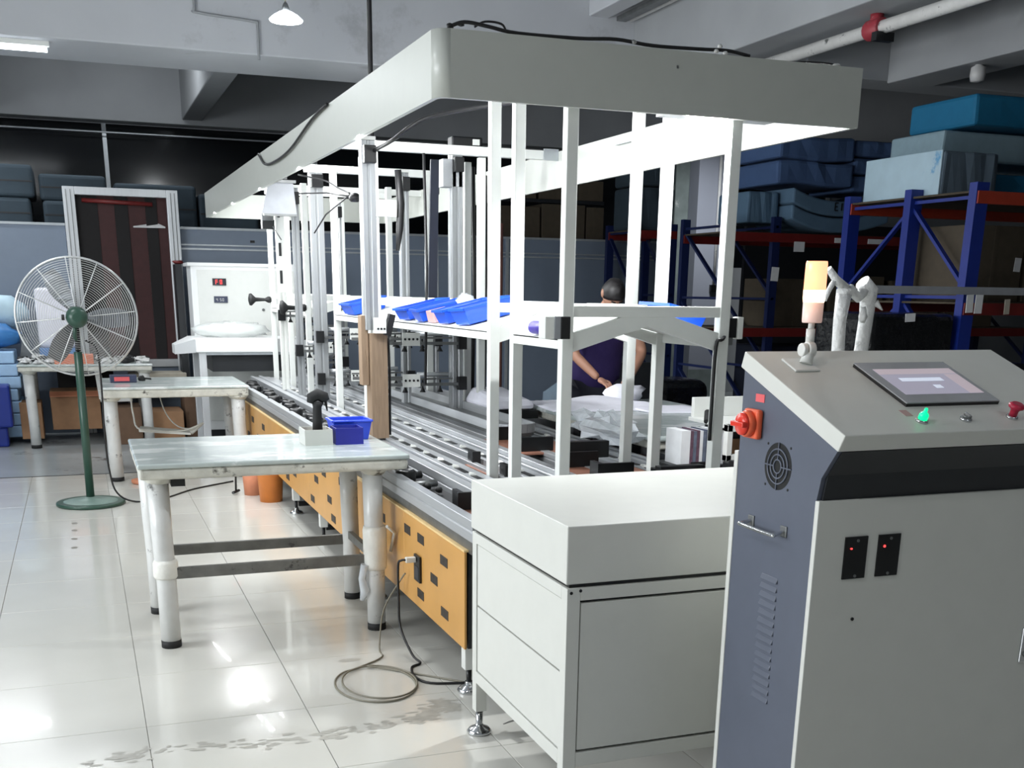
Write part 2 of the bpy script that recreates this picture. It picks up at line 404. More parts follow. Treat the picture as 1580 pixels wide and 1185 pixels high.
structure(B((8.84, 16.3, 0), (9.6, 16.6, 4.6)).build('column_pier', 'dado', bevel=.01))
MB().box((9.05, 15.985, 0), (9.73, 16.0, .42)).build('dado_panel', 'dado', cl)
MB().cyl((9.42, 15.97, 1.7), (9.42, 15.97, 3.6), .022, 8).build('conduit', 'pipe_white', cl)
MB().box((9.36, 15.94, 1.62), (9.48, 15.995, 1.72)).build('socket', 'black_plastic', cl)

# blue-grey partition with the aluminium doorway
structure(B((8.35, 13.4, 0), (12, 13.46, 2.5)).build('dark_backdrop', 'charcoal_paint'))  # added dark sheet standing in for the unlit space behind the far rack
pt = structure(B((-5, 13.5, 0), (-0.05, 13.56, 2.2)).build('partition_left', 'partition_blue'))
MB().box((-5, 13.49, 2.2), (-0.05, 13.57, 2.225)).build('top_rail', 'partition_trim', pt)
MB().box((-1.9, 13.492, 0), (-1.86, 13.5, 2.2)).build('upright_rail', 'partition_trim', pt)
p2 = structure(B((1.13, 13.5, 0), (7.25, 13.56, 2.2)).build('partition_back', 'partition_blue'))
MB().box((1.13, 13.49, 2.2), (7.25, 13.57, 2.225)).build('top_rail', 'partition_trim', p2)
MB().box((1.13, 13.485, 2.03), (7.25, 13.5, 2.045)).build('rail', 'partition_trim', p2)
MB().box((1.13, 13.485, 1.985), (7.25, 13.5, 2.003)).build('rail', 'partition_trim', p2)
for x in (3.3, 5.0): MB().box((x, 13.49, 0), (x+.04, 13.5, 2.2)).build('upright_rail', 'partition_trim', p2)
MB().box((1.9, 13.49, 2.075), (1.95, 13.5, 2.1)).build('label_plate', 'black_plastic', p2)
df = structure(MB().box((-.045, 13.38, 0), (.075, 13.5, 2.59)).build('door_1', 'aluminium_bright', bevel=.006))
MB().box((1.01, 13.38, 0), (1.13, 13.5, 2.59)).build('jamb', 'aluminium_bright', df, bevel=.006)
MB().box((.075, 13.38, 2.51), (1.01, 13.5, 2.59)).build('head_rail', 'aluminium_bright', df, bevel=.006)
MB().box((.075, 13.4, .72), (1.01, 13.48, .80)).build('cross_rail', 'aluminium', df)
for x in (-.015, .03, 1.05, 1.09): MB().box((x, 13.374, 0), (x+.008, 13.381, 2.56)).build('jamb_groove', 'dull_steel', df)
MB().box((.075, 13.43, 0), (1.01, 13.45, .72)).build('lower_panel', 'partition_blue', df)
ct = thing('door_curtain', 'dark red and black strip curtain hanging inside the aluminium doorway', 'curtain', (.54, 13.46, .8))
xx = .075
for k, (w, c) in enumerate(((.22, 'curtain_black'), (.17, 'curtain_red'), (.14, 'curtain_black'), (.18, 'curtain_red'), (.12, 'curtain_black'), (.105, 'curtain_red'))):
    MB().box((xx, 13.455+.012*(k % 2), .802), (xx+w, 13.462+.012*(k % 2), 2.51)).build('strip', c, ct); xx += w
MB().cyl((.14, 13.43, 2.46), (.86, 13.43, 2.44), .022, 10).build('rod', 'rack_red', ct)
o = MB().add([(.62, 13.47, 2.20), (.98, 13.43, 2.20), (.98, 13.56, 2.22), (.82, 13.5, 2.29), (.62, 13.47, 2.215), (.98, 13.43, 2.215)], [(0, 1, 5, 4), (4, 5, 3), (5, 1, 2, 3), (0, 4, 3, 2), (0, 2, 1)]).build('lamp_shade', 'bulb_off')
tag(o, 'small grey triangular shade hanging in the upper right of the aluminium doorway', 'lampshade')
tag(MB().blob((.93, 13.5, 1.62), (.03, .02, .06), seed=3).build('glove', 'orange_bin'), 'small orange glove hanging inside the aluminium doorway', 'glove')

# ---- ceiling lamps
def tube_fixture(x, y, z, L, ax, label, drop=0):
    t = thing('tube_lamp', label, 'lamp', (x, y, z), 'ceiling tube lamps')
    d = (L/2, 0) if ax == 'x' else (0, L/2)
    MB().box((x-max(d[0], .03), y-max(d[1], .03), z+.03), (x+max(d[0], .03), y+max(d[1], .03), z+.07)).build('housing', 'white_paint', t)
    MB().cyl((x-d[0]+.02, y-d[1]+.02*(ax == 'y'), z+.005), (x+d[0]-.02, y+d[1]-.02*(ax == 'y'), z+.005), .02, 10).build('tube', 'tube_glow', t)
    if drop:
        for s in (-1, 1): MB().cyl((x+s*d[0]*.7, y+s*d[1]*.7, z+.07), (x+s*d[0]*.7, y+s*d[1]*.7, z+drop), .004, 6).build('hanger', 'dull_steel', t)
    return t
tube_fixture(-0.65, 11.38, 3.53, 1.25, 'x', 'glowing ceiling tube lamp at the upper left edge under the beam')
for k, y in enumerate((1.2, 5.2, 8.2)):
    tube_fixture(-1.2, y, 3.55, 1.25, 'x', ['ceiling tube lamp nearest the camera over the left aisle', 'ceiling tube lamp over the left aisle beside the wrapped table', 'ceiling tube lamp over the left aisle near the fan'][k], drop=1.05)
pl = thing('pendant_lamp', 'glowing saucer pendant lamp hanging in front of the ceiling beam', 'lamp', (1.61, 9.0, 3.42))
MB().lathe((1.61, 9, 3.43), [(.05, 0), (.115, .012), (.122, .022), (.09, .05), (.045, .075)], 20).build('diffuser', 'bulb_glow', pl)
MB().lathe((1.61, 9, 3.505), [(.035, 0), (.02, .045), (.012, .06)], 12).build('socket', 'dull_steel', pl)
MB().cyl((1.61, 9, 3.56), (1.61, 9, 4.6), .006, 6).build('cable', 'cable_grey', pl)
pb = thing('pendant_bulb', 'unlit white bulb hanging below the beam at upper right', 'bulb', (7.05, 8.0, 3.28))
MB().lathe((7.07, 8, 3.27), [(.02, 0), (.052, .008), (.062, .05), (.058, .11), (.03, .125), (.025, .155)], 16).build('bulb', 'bulb_off', pb)
MB().cyl((7.07, 8, 3.42), (7.07, 8, 3.46), .016, 8).build('socket', 'black_plastic', pb)
lp = bpy.data.lights.new('pendant_light', 'POINT'); lp.energy = 26; lp.shadow_soft_size = .1; lp.color = (.95, .98, 1)
lo = bpy.data.objects.new('pendant_light', lp); COL.objects.link(lo); lo.location = (1.61, 9.0, 3.36)

tube_fixture(8.6, 14.15, 4.36, 1.25, 'x', 'added unseen tube lamp that brightens the grey column at the back right', drop=.22)
for k_, x_ in enumerate((-2.2, 0.6)): tube_fixture(x_, 13.85, 4.42, 1.25, 'x', ['added unseen tube lamp behind the big beam at far left', 'added unseen tube lamp behind the big beam above the doorway'][k_], drop=.16)
tube_fixture(2.6, -.6, 3.86, 1.25, 'x', 'added unseen fill lamp behind the camera', drop=.74)
tube_fixture(-1.35, 13.2, 3.34, 1.25, 'x', 'ceiling tube lamp over the left end of the partition', drop=1.26)
# ---- pipes along the ceiling
fp = thing('ceiling_pipe', 'white painted sprinkler pipe with red clamp running under the ceiling', 'pipe', (5.8, 6, 3.5))
MB().cyl((5.80, -1.9, 3.5), (5.80, 11.1, 3.5), .048, 14).build('pipe_run', 'pipe_white', fp)
MB().lathe((5.80, 7.62, 3.5), [(.066, 0), (.074, .02), (.074, .15), (.066, .17)], 14, axis=(0, 1, 0)).build('clamp', 'pipe_red', fp)
MB().cyl((5.80, 7.70, 3.5), (5.80, 7.70, 3.6), .05, 10).build('riser', 'pipe_red', fp)
MB().box((5.72, 7.58, 3.40), (5.88, 7.64, 3.46)).build('clamp_bolt', 'black_plastic', fp)
o = MB().cyl((5.42, -1.9, 4.18), (5.42, 11.1, 4.18), .02, 8).build('conduit', 'pipe_white'); tag(o, 'thin grey conduit running along the ceiling between two beams', 'conduit')
o = MB().box((5.26, -1.9, 4.16), (5.36, 11.1, 4.2)).build('cable_tray', 'dull_steel'); tag(o, 'narrow steel cable tray fixed beneath the ceiling beside the conduit', 'cable tray')
for k, z in enumerate((3.05, 3.2)):
    o = MB().cyl((8.6, 12.3, z), (12, 12.3, z), .03, 8).build('wall_pipe', 'pipe_white')
    tag(o, ['lower grey pipe on the far right beam behind the foam', 'upper grey pipe on the far right beam behind the foam'][k], 'pipe')
o = MB().tube([(1.2, 11.18, 4.4), (1.2, 11.18, 3.95), (1.22, 11.18, 3.9), (1.7, 11.18, 3.87), (1.74, 11.18, 3.84), (1.74, 11.18, 3.56)], .012, 6).build('wire_conduit', 'plaster_dim')
tag(o, 'thin bent conduit fixed to the big ceiling beam behind the pendant lamp', 'conduit')
o = MB().tube([(2.0, 8.0, 4.58), (1.985, 8.0, 3.6), (1.98, 8.0, 2.46)], .017, 8).build('power_drop', 'cable_black')
tag(o, 'thick black power cable dropping from the ceiling to the canopy', 'cable')

# ================================================================= assembly machine
# ---- canopy
cp = thing('light_canopy', 'long grey-white sheet metal light canopy above the assembly line', 'canopy', (2.14, 7.9, 2.235))
z0, z1 = 2.235, 2.457; X0, X1, Y0, Y1 = 1.25, 3.045, 4.10, 11.81; T = .02
def arc(cx, cy, r, a0, a1, n=7): return [(cx+r*math.cos(math.radians(a0+(a1-a0)*i/n)), cy+r*math.sin(math.radians(a0+(a1-a0)*i/n))) for i in range(n+1)]
R = .055
poly = [(X1, Y0), (X0+R, Y0)]+arc(X0+R, Y0+R, R, 270, 180)+[(X0, Y0+.3), (X0+T, Y0+.3)]+arc(X0+R, Y0+R, R-T, 180, 270)+[(X1, Y0+T)]
fp_ = MB(); n = len(poly)
fp_.prism(poly, 'z', z0, z1)
for f_i in range(2, len(fp_.f)):
    i = f_i-2
    a = Vector((*poly[i], 0)); b = Vector((*poly[(i+1) % n], 0))
    if (a-b).length < .02: fp_.sm[f_i] = True
fp_.build('front_panel', 'skirt_paint', cp)
MB().box((X0, Y0+.3, z0), (X0+T, Y1-T, z1)).build('side_panel', 'skirt_paint', cp)
MB().box((X1-T, Y0+T, z0), (X1, Y1-T, z1)).build('side_panel', 'skirt_paint', cp)
MB().box((X0, Y1-T, z0), (X1, Y1, z1)).build('back_panel', 'skirt_paint', cp)
MB().box((X0+T, 10.4, 2.40), (X1-T, 10.45, 2.45)).build('cross_bar', 'post_paint', cp)
for y in (5.3, 6.8, 8.3, 9.8, 11.1):
    MB().box((X0+T, y-.58, 2.31), (X0+T+.022, y+.58, 2.35)).build('tube_holder', 'white_paint', cp)
    MB().cyl((X0+T+.034, y-.56, 2.33), (X0+T+.034, y+.56, 2.33), .012, 8).build('led_tube', 'tube_glow', cp)
MB().cyl((2.28, Y0+T+.022, 2.30), (2.97, Y0+T+.022, 2.30), .012, 8).build('led_tube', 'tube_glow', cp)
MB().box((2.33, 4.21, 2.225), (2.52, 4.24, 2.245)).build('led_tube', 'tube_glow', cp)
MB().box((2.2, 4.12, 2.245), (2.7, 4.25, 2.26)).build('tube_holder', 'white_paint', cp)
MB().box((3.0, 6.02, 2.40), (3.02, 6.3, 2.44)).build('label_plate', 'partition_trim', cp)
MB().box((2.2, 4.095, 2.395), (2.206, 4.101, 2.405)).build('screw', 'dull_steel', cp)
# cables lying on the canopy rim
pts = [(1.30, 4.12, 2.462), (1.36, 4.11, 2.482), (1.45, 4.11, 2.475), (1.56, 4.11, 2.463), (1.8, 4.11, 2.466), (1.95, 4.11, 2.475), (2.1, 4.11, 2.466), (2.3, 4.11, 2.470), (2.42, 4.11, 2.474), (2.52, 4.11, 2.463)]
cb = thing('rim_cable', 'black cable with white ties lying along the front rim of the canopy', 'cable', (1.9, 4.11, 2.457))
MB().tube(pts, .0065, 7).build('cable', 'cable_black', cb)
MB().tube([(1.40, 4.12, 2.472), (1.44, 4.12, 2.492), (1.5, 4.12, 2.49), (1.52, 4.12, 2.468)], .004, 6).build('loop', 'cable_black', cb)
for p in ((1.31, 4.12, 2.468), (1.35, 4.12, 2.478)): MB().blob(p, (.014, .01, .009), seed=1).build('connector', 'cable_black', cb)
for p in ((2.02, 4.105, 2.472), (2.37, 4.105, 2.468), (2.385, 4.105, 2.486), (2.41, 4.105, 2.464)): MB().blob(p, (.01, .008, .007), seed=2).build('cable_tie', 'pipe_white', cb)
c2 = thing('rim_cable', 'black cable with a white clip at the right end of the canopy rim', 'cable', (2.9, 4.12, 2.457))
MB().tube([(2.70, 4.13, 2.458), (2.80, 4.13, 2.466), (2.9, 4.13, 2.468), (2.95, 4.13, 2.462)], .004, 6).build('cable', 'cable_black', c2)
MB().blob((2.93, 4.12, 2.463), (.018, .01, .006), seed=5).build('clip', 'pipe_white', c2)
o = MB().tube([(1.24, 5.9, 2.452), (1.238, 6.3, 2.43), (1.237, 6.9, 2.36), (1.236, 7.4, 2.34), (1.237, 7.9, 2.36), (1.24, 8.2, 2.452)], .008, 6).build('side_cable', 'cable_black')
tag(o, 'dark cable sagging across the outer left side of the canopy', 'cable')
o = MB().tube([(1.575, 6.38, 2.30), (1.62, 6.1, 2.33), (1.687, 6.0, 2.386), (1.80, 5.95, 2.44), (2.0, 5.6, 2.455), (2.4, 4.9, 2.46), (2.9, 4.135, 2.44)], .011, 6).build('inner_cable', 'cable_black')
tag(o, 'black cable strung across inside the open canopy from the wooden post column', 'cable')

# ---- upright frames with gable shelves
XL, XR = 1.78, 2.49; PW = .047
def post(p, x, y, z0=.676, z1=2.40, w=PW):
    MB().box((x, y, z0), (x+w, y+w, z1)).build('post', 'post_paint', p, bevel=.003)
def gable(p, y, w=.035):
    """two sloping cheeks meeting in the middle"""
    yy = (y, y+w)
    MB().prism([(XL+PW, 1.352), (2.155, 1.452), (2.155, 1.487), (2.04, 1.487), (XL+PW, 1.425)], 'y', *yy).build('gable_plate', 'post_paint', p)
    MB().prism([(XR, 1.352), (2.155, 1.452), (2.155, 1.487), (2.28, 1.487), (XR, 1.425)], 'y', *yy).build('gable_plate', 'post_paint', p)
def frame_unit(label, ys, shelf=True, y_bars=True):
    y0, y1 = ys[0], ys[-1]
    t = thing('gabled_stand', label, 'rack frame', (2.14, (y0+y1)/2, .66), 'white post frames under the canopy')
    for y in ys: post(t, XL, y); post(t, XR, y)
    if shelf:
        for y in (y0, y1):
            gable(t, y+.006)
            MB().box((XL+PW, y+.004, 1.487), (XR, y+.04, 1.53)).build('tie_bar', 'post_paint', t, bevel=.002)
        for sgn, x in ((-1, XL), (1, XR+PW)):
            xa, xb = (x, 2.15) if sgn < 0 else (x, 2.165)
            za = 1.40
            e = .002
            MB().hexa([(xa, y0+PW, za-.004), (xb, y0+PW, 1.484), (xb, y1, 1.484), (xa, y1, za-.004), (xa, y0+PW, za+.004), (xb, y0+PW, 1.492), (xb, y1, 1.492), (xa, y1, za+.004)]).build('shelf_panel', 'white_paint', t)
            xe = (x, x+.02) if sgn < 0 else (x-.02, x)
            MB().box((xe[0], y0+PW, 1.362), (xe[1], y1, 1.403)).build('shelf_lip', 'post_paint', t, bevel=.002)
        MB().box((2.13, y0+.04, 1.49), (2.17, y1, 1.535)).build('ridge_bar', 'post_paint', t)
    return t
frame_unit('white four-post frame nearest the camera with small gabled shelf', (4.15, 4.70))
u2 = frame_unit('long white post frame with gabled shelf holding the blue bins', (5.0, 7.23))
u3 = frame_unit('white post frame behind the long bin shelf at mid machine', (7.52, 8.44))
u4 = frame_unit('farthest white post frame at the back end of the machine', (9.6, 10.47, 11.43))
o = MB().tube([(1.842, 4.21, 2.2), (1.841, 4.213, 1.6), (1.842, 4.215, 1.2), (1.84, 4.212, .98)], .006, 6).build('post_cable', 'cable_black')
tag(o, 'black cable running down behind the front left white post', 'cable')
o = MB().tube([(2.56, 4.20, 1.43), (2.50, 4.14, 1.40), (2.475, 4.145, 1.37), (2.475, 4.15, 1.1), (2.48, 4.16, .98)], .008, 6).build('post_cable', 'cable_black')
tag(o, 'black cable wrapped round and down the front right white post', 'cable')
# sensor boxes on the front posts
def sensor(x, y, z, s, label):
    t = thing('sensor_box', label, 'sensor', (x, y, z))
    MB().box((x-.05, y, z), (x, y+.07, z+.085)).build('housing', 'white_paint', t, bevel=.003)
    MB().box((x-.012, y-.006, z), (x+.02, y, z+.085)).build('face_plate', 'grey_plate', t)
    MB().box((x+.012, y-.012, z), (x+.052, y-.004, z+.085)).build('lens', 'black_plastic', t, bevel=.003)
    return t
sensor(1.735, 4.10, 1.405, 1, 'white and black sensor box on the front left white post')
t = thing('sensor_box', 'white-backed black sensor box on the right side of the front right post', 'sensor', (2.56, 4.2, 1.40))
MB().box((2.537, 4.17, 1.405), (2.585, 4.21, 1.485)).build('lens', 'black_plastic', t, bevel=.003)
MB().box((2.585, 4.16, 1.40), (2.61, 4.21, 1.49)).build('housing', 'white_paint', t, bevel=.003)
MB().box((2.55, 4.18, 1.375), (2.575, 4.2, 1.405)).build('plug', 'dull_steel', t)
o = MB().cyl((1.79, 4.30, 1.437), (1.79, 4.48, 1.437), .027, 14).build('tape_roll', 'violet_roll'); tag(o, 'violet film roll lying beside the front left sensor box', 'roll')
o = MB().box((1.795, 4.20, 1.41), (1.815, 4.28, 1.46)).build('label_card', 'teal_label'); tag(o, 'small white card with teal print beside the violet roll', 'card')

# ---- conveyor bed (left bank mirrored to the right)
CX = 2.158
bed = thing('conveyor_bed', 'long aluminium conveyor bed with yellow side boards and levelling feet', 'conveyor', (CX, 7.4, 0))
YA, YB = 3.93, 11.45
def rail(x0, x1, z0, z1, mat_='aluminium', y0=YA, y1=YB, groove=True):
    for s in (-1, 1):
        a, b = (x0, x1) if s < 0 else (2*CX-x1, 2*CX-x0)
        m = MB()
        h = z1-z0
        if groove and h > .05:
            zc = (z0+z1)/2; xo, xi = a, b
            m.prism([(a, z0), (b, z0), (b, zc-.004), (b-.006, zc-.004), (b-.006, zc+.004), (b, zc+.004), (b, z1), (a, z1), (a, zc+.004), (a+.006, zc+.004), (a+.006, zc-.004), (a, zc-.004)], 'y', y0, y1)
        else: m.box((a, y0, z0), (b, y1, z1))
        m.build('rail', mat_, bed, bevel=.002, seg=1)
rail(1.33, 1.375, .655, .740)
rail(1.545, 1.575, .66, .745)
rail(1.585, 1.62, .66, .735)
rail(1.625, 1.655, .70, .748)
rail(1.665, 1.73, .70, .735)
rail(1.735, 1.775, .69, .73)
rail(1.832, 1.865, .69, .73)
rail(1.90, 1.925, .70, .745)
rail(1.93, 2.03, .70, .735)
rail(2.04, 2.09, .72, .775)
MB().box((1.34, YA, .60), (2.94, YB, .655)).build('bed_plate', 'dull_steel', bed)
MB().box((1.38, YA+.02, .655), (2.90, YB-.02, .675)).build('channel_floor', 'dark_groove', bed)
def slot_row(x, y0, y1, st, z, L=.07, w=.012):
    y = y0; C0 = Vector((x, y, z))-WORLD[bed.name]; s0 = q0 = None
    while y < y1:
        if s0 is None:
            s0 = MB().box((x-w/2, y, z-.002), (x+w/2, y+L, z+.0012)).build('slot', 'black_plastic', bed)
            q0 = MB().add([(x-w*.6, y+L+.004, z), (x+w*.6, y+L+.004, z), (x, y+L+.075, z), (x-w*.4, y+L+.01, z+.010), (x+w*.4, y+L+.01, z+.010), (x, y+L+.06, z+.010)], [(0, 2, 1), (3, 4, 5), (0, 1, 4, 3), (1, 2, 5, 4), (2, 0, 3, 5)]).build('slider', 'white_paint', bed)
        else:
            for o in (s0, q0): c = o.copy(); COL.objects.link(c); c.location = (0, y-y0, 0)
        y += st
slot_row(1.695, 4.3, 10.5, .26, .7362, L=.17, w=.030)
slot_row(1.96, 4.6, 10.5, .30, .7362, L=.14, w=.034)
slot_row(2*CX-1.695, 4.3, 10.5, .26, .7362, L=.17, w=.030)
# roller shafts and black carriers inside the outer channel
for k in range(24):
    y = 5.0+k*.26
    m = MB(); m.cyl((1.40, y, .70), (1.52, y+.02, .705), .018, 8)
    m.build('roller', ('dull_steel', 'black_rubber', 'black_plastic')[k % 3], bed)
for k in range(18):
    y = 5.15+k*.33+.05*math.sin(k*2.1)
    x = 1.43+.05*((k*7) % 3-1)*.5
    m = MB().lathe((x, y, .69), [(.040, 0), (.050, .012), (.050, .055), (.038, .066), (.02, .045)], 14)
    m.build('carrier_cup', 'black_plastic', bed)
rn = random.Random(11)
m = MB()
for k in range(60):
    m.blob((rn.uniform(1.40, 1.52), rn.uniform(4.6, 10.8), .70), (.02, .025, .015), seed=k, n=6, m=4)
m.build('loose_fittings', 'black_rubber', bed, kind='stuff')
# side boards
yb = MB()
def board(y0, y1):
    b = MB().box((1.322, y0, .205), (1.333, y1, .604)).build('side_board', 'yellow_board', bed, bevel=.002, seg=1)
    MB().box((1.321, y0, .604), (1.345, y1, .612)).build('board_edge', 'yellow_edge', b)
    return b
b1 = board(4.0, 4.895); b2 = board(4.90, 7.3); b3 = board(7.305, 10.86)
def slot(b, y, z, w=.035, h=.035, m='slot_dark'):
    MB().box((1.3195, y-w/2, z-h/2), (1.323, y+w/2, z+h/2)).build('slot', m, b, bevel=.0015, seg=1)
for (y, z) in ((4.83, .53), (4.61, .53), (4.267, .508), (4.41, .396), (4.62, .275), (4.26, .285)): slot(b1, y, z, .10, .042)
for (y, z) in ((5.3, .5), (5.55, .30), (5.62, .54), (5.9, .42), (6.0, .28), (6.25, .52), (6.5, .26), (6.6, .36), (6.75, .50), (7.0, .42), (7.15, .27)): slot(b2, y, z, .12, .045)
for (y, z) in ((5.42, .37), (5.58, .39)): slot(b2, y, z, .06, .10)
for (y, z) in ((7.5, .5), (7.8, .34), (8.1, .27), (8.3, .50), (8.6, .42), (8.9, .3), (9.2, .5), (9.5, .38), (9.8, .5), (10.1, .34), (10.3, .52), (10.5, .42), (10.7, .5), (10.72, .38)): slot(b3, y, z, .13, .05)
MB().box((2*CX-1.333, 4.0, .205), (2*CX-1.322, 10.86, .604)).build('side_board', 'yellow_board', bed)
# end frame and dark interior
MB().box((1.345, 4.02, .2), (1.36, 4.04, .655)).box((1.36, 4.6, .25), (2.9, 4.62, .6)).build('inner_panel', 'charcoal_paint', bed)
for k, z in enumerate((.3, .42, .52)): MB().box((1.36, 4.05, z), (1.42, 4.3, z+.05)).build('drive_unit', 'dull_steel' if k != 1 else 'black_plastic', bed)
def levelling_leg(x, y, ztop, par, w=.05, m='white_paint'):
    l = MB().box((x-w/2, y-w/2, .1), (x+w/2, y+w/2, ztop)).build('leg', m, par, bevel=.003)
    MB().cyl((x, y, .03), (x, y, .1), .011, 10).build('leg_screw', 'black_plastic', l)
    MB().lathe((x, y, 0), [(.047, 0), (.05, .008), (.04, .02), (.018, .03), (.016, .045)], 20).build('foot', 'chrome', l)
for y in (4.07, 5.6, 7.05, 8.05, 9.6, 10.9):
    levelling_leg(1.365, y, .6, bed); levelling_leg(2*CX-1.365, y, .6, bed)
MB().box((1.38, 7.03, .08), (2.8, 7.07, .11)).box((1.38, 8.02, .06), (2.8, 8.06, .09)).build('floor_brace', 'black_plastic', bed)
# socket and plug on the side board
sk = thing('power_socket', 'black wall socket on the yellow side board with a plug in it', 'socket', (1.31, 4.637, .38))
MB().box((1.31, 4.60, .33), (1.3205, 4.69, .45)).build('plate', 'black_plastic', sk, bevel=.002)
MB().box((1.3085, 4.615, .345), (1.3102, 4.675, .40)).build('insert', 'display_dark', sk)
pg = thing('power_plug', 'white and black plug pushed in the black socket with black cable to the floor', 'plug', (1.29, 4.66, .42))
MB().box((1.262, 4.64, .418), (1.308, 4.665, .442)).build('plug_body', 'white_paint', pg, bevel=.003)
MB().tube([(1.265, 4.652, .43), (1.245, 4.66, .428), (1.235, 4.68, .40), (1.235, 4.68, .25), (1.235, 4.66, .12), (1.25, 4.52, .03), (1.27, 4.46, .008), (1.22, 4.42, .006), (1.20, 4.3, .006), (1.24, 4.2, .006), (1.40, 4.15, .006)], .0055, 8).build('cable', 'cable_black', pg)
gc = [(1.30, 4.80, .33), (1.29, 4.83, .30), (1.21, 4.86, .15), (1.15, 4.72, .01), (1.13, 4.60, .005)]
cx, cy = 1.02, 4.27
for k in range(0, 27):
    a = PI*.55+2*PI*k/13.0; rr = .165-.012*(k//13)
    gc.append((cx+.02*(k//13)+rr*1.0*math.cos(a), cy+rr*1.35*math.sin(a)+.01*(k//13), .005+.004*(k//13)))
gc += [(1.10, 4.44, .007), (1.25, 4.30, .005), (1.42, 4.12, .005)]
o = MB().tube(gc, .0042, 6).build('coiled_cable', 'cable_grey'); tag(o, 'thin grey cable looped on the floor beside the yellow side board', 'cable')
# carrier plates with black blocks on the bed
def carrier(x0, x1, y0, y1, label, z=.70):
    t = thing('carrier_plate', label, 'plate', ((x0+x1)/2, (y0+y1)/2, z), 'copper carrier plates on the bed')
    MB().box((x0, y0, z), (x1, y1, z+.012)).build('base_plate', 'copper_plate', t, bevel=.002)
    n = 2 if y1-y0 < .7 else 3
    for k in range(n):
        y = y0+.05+k*(y1-y0-.12)/max(1, n-1)
        MB().box((x0+.02, y, z+.012), (min(x1-.01, x0+.2), y+.018, z+.085)).build('fixture_block', 'black_plastic', t)
        MB().box((x0+.03, y+.02, z+.012), (x0+.05, y+.11, z+.085)).build('fixture_block', 'black_plastic', t)
    return t
carrier(1.39, 1.53, 3.96, 4.42, 'copper carrier plate with black blocks in the left channel beside the white cabinet', .69)
carrier(1.82, 1.895, 4.4, 5.5, 'copper carrier plate with black blocks just behind the front left post', .70)
carrier(2.10, 2.46, 4.45, 4.95, 'copper carrier plate with black blocks between the front posts', .76)
carrier(2.10, 2.46, 5.4, 6.0, 'copper carrier plate with black blocks seen right of the third post', .76)
carrier(2.778, 2.935, 4.5, 5.2, 'copper carrier plate in the right channel nearest the camera', .69)
carrier(2.778, 2.935, 5.6, 6.3, 'copper carrier plate in the right channel under the plastic bag', .69)
for k, (x, y) in enumerate(((2.3, 4.25), (2.25, 5.12), (2.7, 4.3))):
    o = MB().box((x, y, .776), (x+.22, y+.05, .86)).box((x+.02, y+.05, .776), (x+.07, y+.13, .84)).build('black_fixture', 'black_plastic', bevel=.002)
    tag(o, ['black bent fixture block standing on the bed between the front posts', 'black bent fixture block standing on the bed behind the middle posts', 'black bent fixture block on the right rail behind the cabinet'][k], 'fixture', 'black fixtures on the bed')
tr = thing('curved_tray', 'pale metal tray with a rounded end in the middle of the conveyor bed', 'tray', (2.30, 6.6, .78))
tp = [(2.20, 9.0), (2.20, 6.1)]+arc(2.32, 6.1, .12, 180, 360, 10)+[(2.44, 9.0)]
MB().prism(tp, 'z', .78, .80).build('tray_floor', 'dull_steel', tr)
q = MB()
for i in range(len(tp)-1): q.bar((*tp[i], .825), (*tp[i+1], .825), .01, .05)
q.build('tray_rim', 'aluminium', tr)

# ---- lift columns and grippers
def gripper_arm(par, x, y, z, s=1, L=.5):
    a = MB().bar((x, y, z), (x+s*L, y+.02, z), .02, .02)
    a.bar((x, y+.04, z+.035), (x+s*L, y+.05, z+.03), .012, .012)
    o = a.build('gripper_arm', 'dull_steel', par)
    MB().box((x-s*.02-.03, y-.02, z-.04), (x-s*.02+.03, y+.02, z+.05)).build('motor', 'black_plastic', par, bevel=.003)
    w = MB().box((x+s*(L*.55)-.06, y-.015, z-.015), (x+s*(L*.55)+.06, y-.005, z+.07)).build('valve_plate', 'white_paint', par)
    for k in range(4):
        u = x+s*L*(.2+.2*k); MB().lathe((u, y+.045, z-.055), [(.022, 0), (.012, .018), (.006, .03), (.006, .085)], 10).build('suction_cup', 'black_rubber', par)
    MB().cyl((x+s*.06, y+.07, z+.06), (x+s*L*.45, y+.07, z+.06), .016, 10).build('air_cylinder', 'aluminium', par)
    for k in range(4): MB().cyl((x+s*(L*.55)-.042+.028*k, y-.018, z+.028), (x+s*(L*.55)-.042+.028*k, y-.013, z+.028), .008, 8).build('port', 'black_plastic', w)
    return o
def lift_column(label, x, y, z0, z1, w=.07, d=.06, cap=True, arms=(), motor=True, ms='aluminium_up'):
    t = thing('lift_column', label, 'lift column', (x, y, z0), 'aluminium lift columns along the machine')
    h = w/2
    g = .006
    m = MB().prism([(x-h, y-d/2), (x-.008, y-d/2), (x-.008, y-d/2+g), (x+.008, y-d/2+g), (x+.008, y-d/2), (x+h, y-d/2), (x+h, y+d/2), (x-h, y+d/2), (x-h, y+.006), (x-h+g, y+.006), (x-h+g, y-.006), (x-h, y-.006)], 'z', z0, z1)
    m.build('extrusion', ms, t, bevel=.002, seg=1)
    if cap:
        MB().box((x-h-.004, y-d/2-.004, z1), (x+h+.004, y+d/2+.004, z1+.02)).build('end_cap', 'white_paint', t, bevel=.002)
    if motor:
        mo = MB().box((x-h*.9, y-d/2-.05, z1-.12), (x+h*.9, y-d/2-.004, z1-.03)).build('motor', 'black_plastic', t, bevel=.004)
    for k in range(5):
        z = z0+(z1-z0)*(k+1)/6; MB().cyl((x+h, y, z), (x+h+.004, y, z), .006, 8).build('bolt', 'black_plastic', t)
    for (z, s, L) in arms: gripper_arm(t, x, y-d/2-.03, z, s, L)
    return t
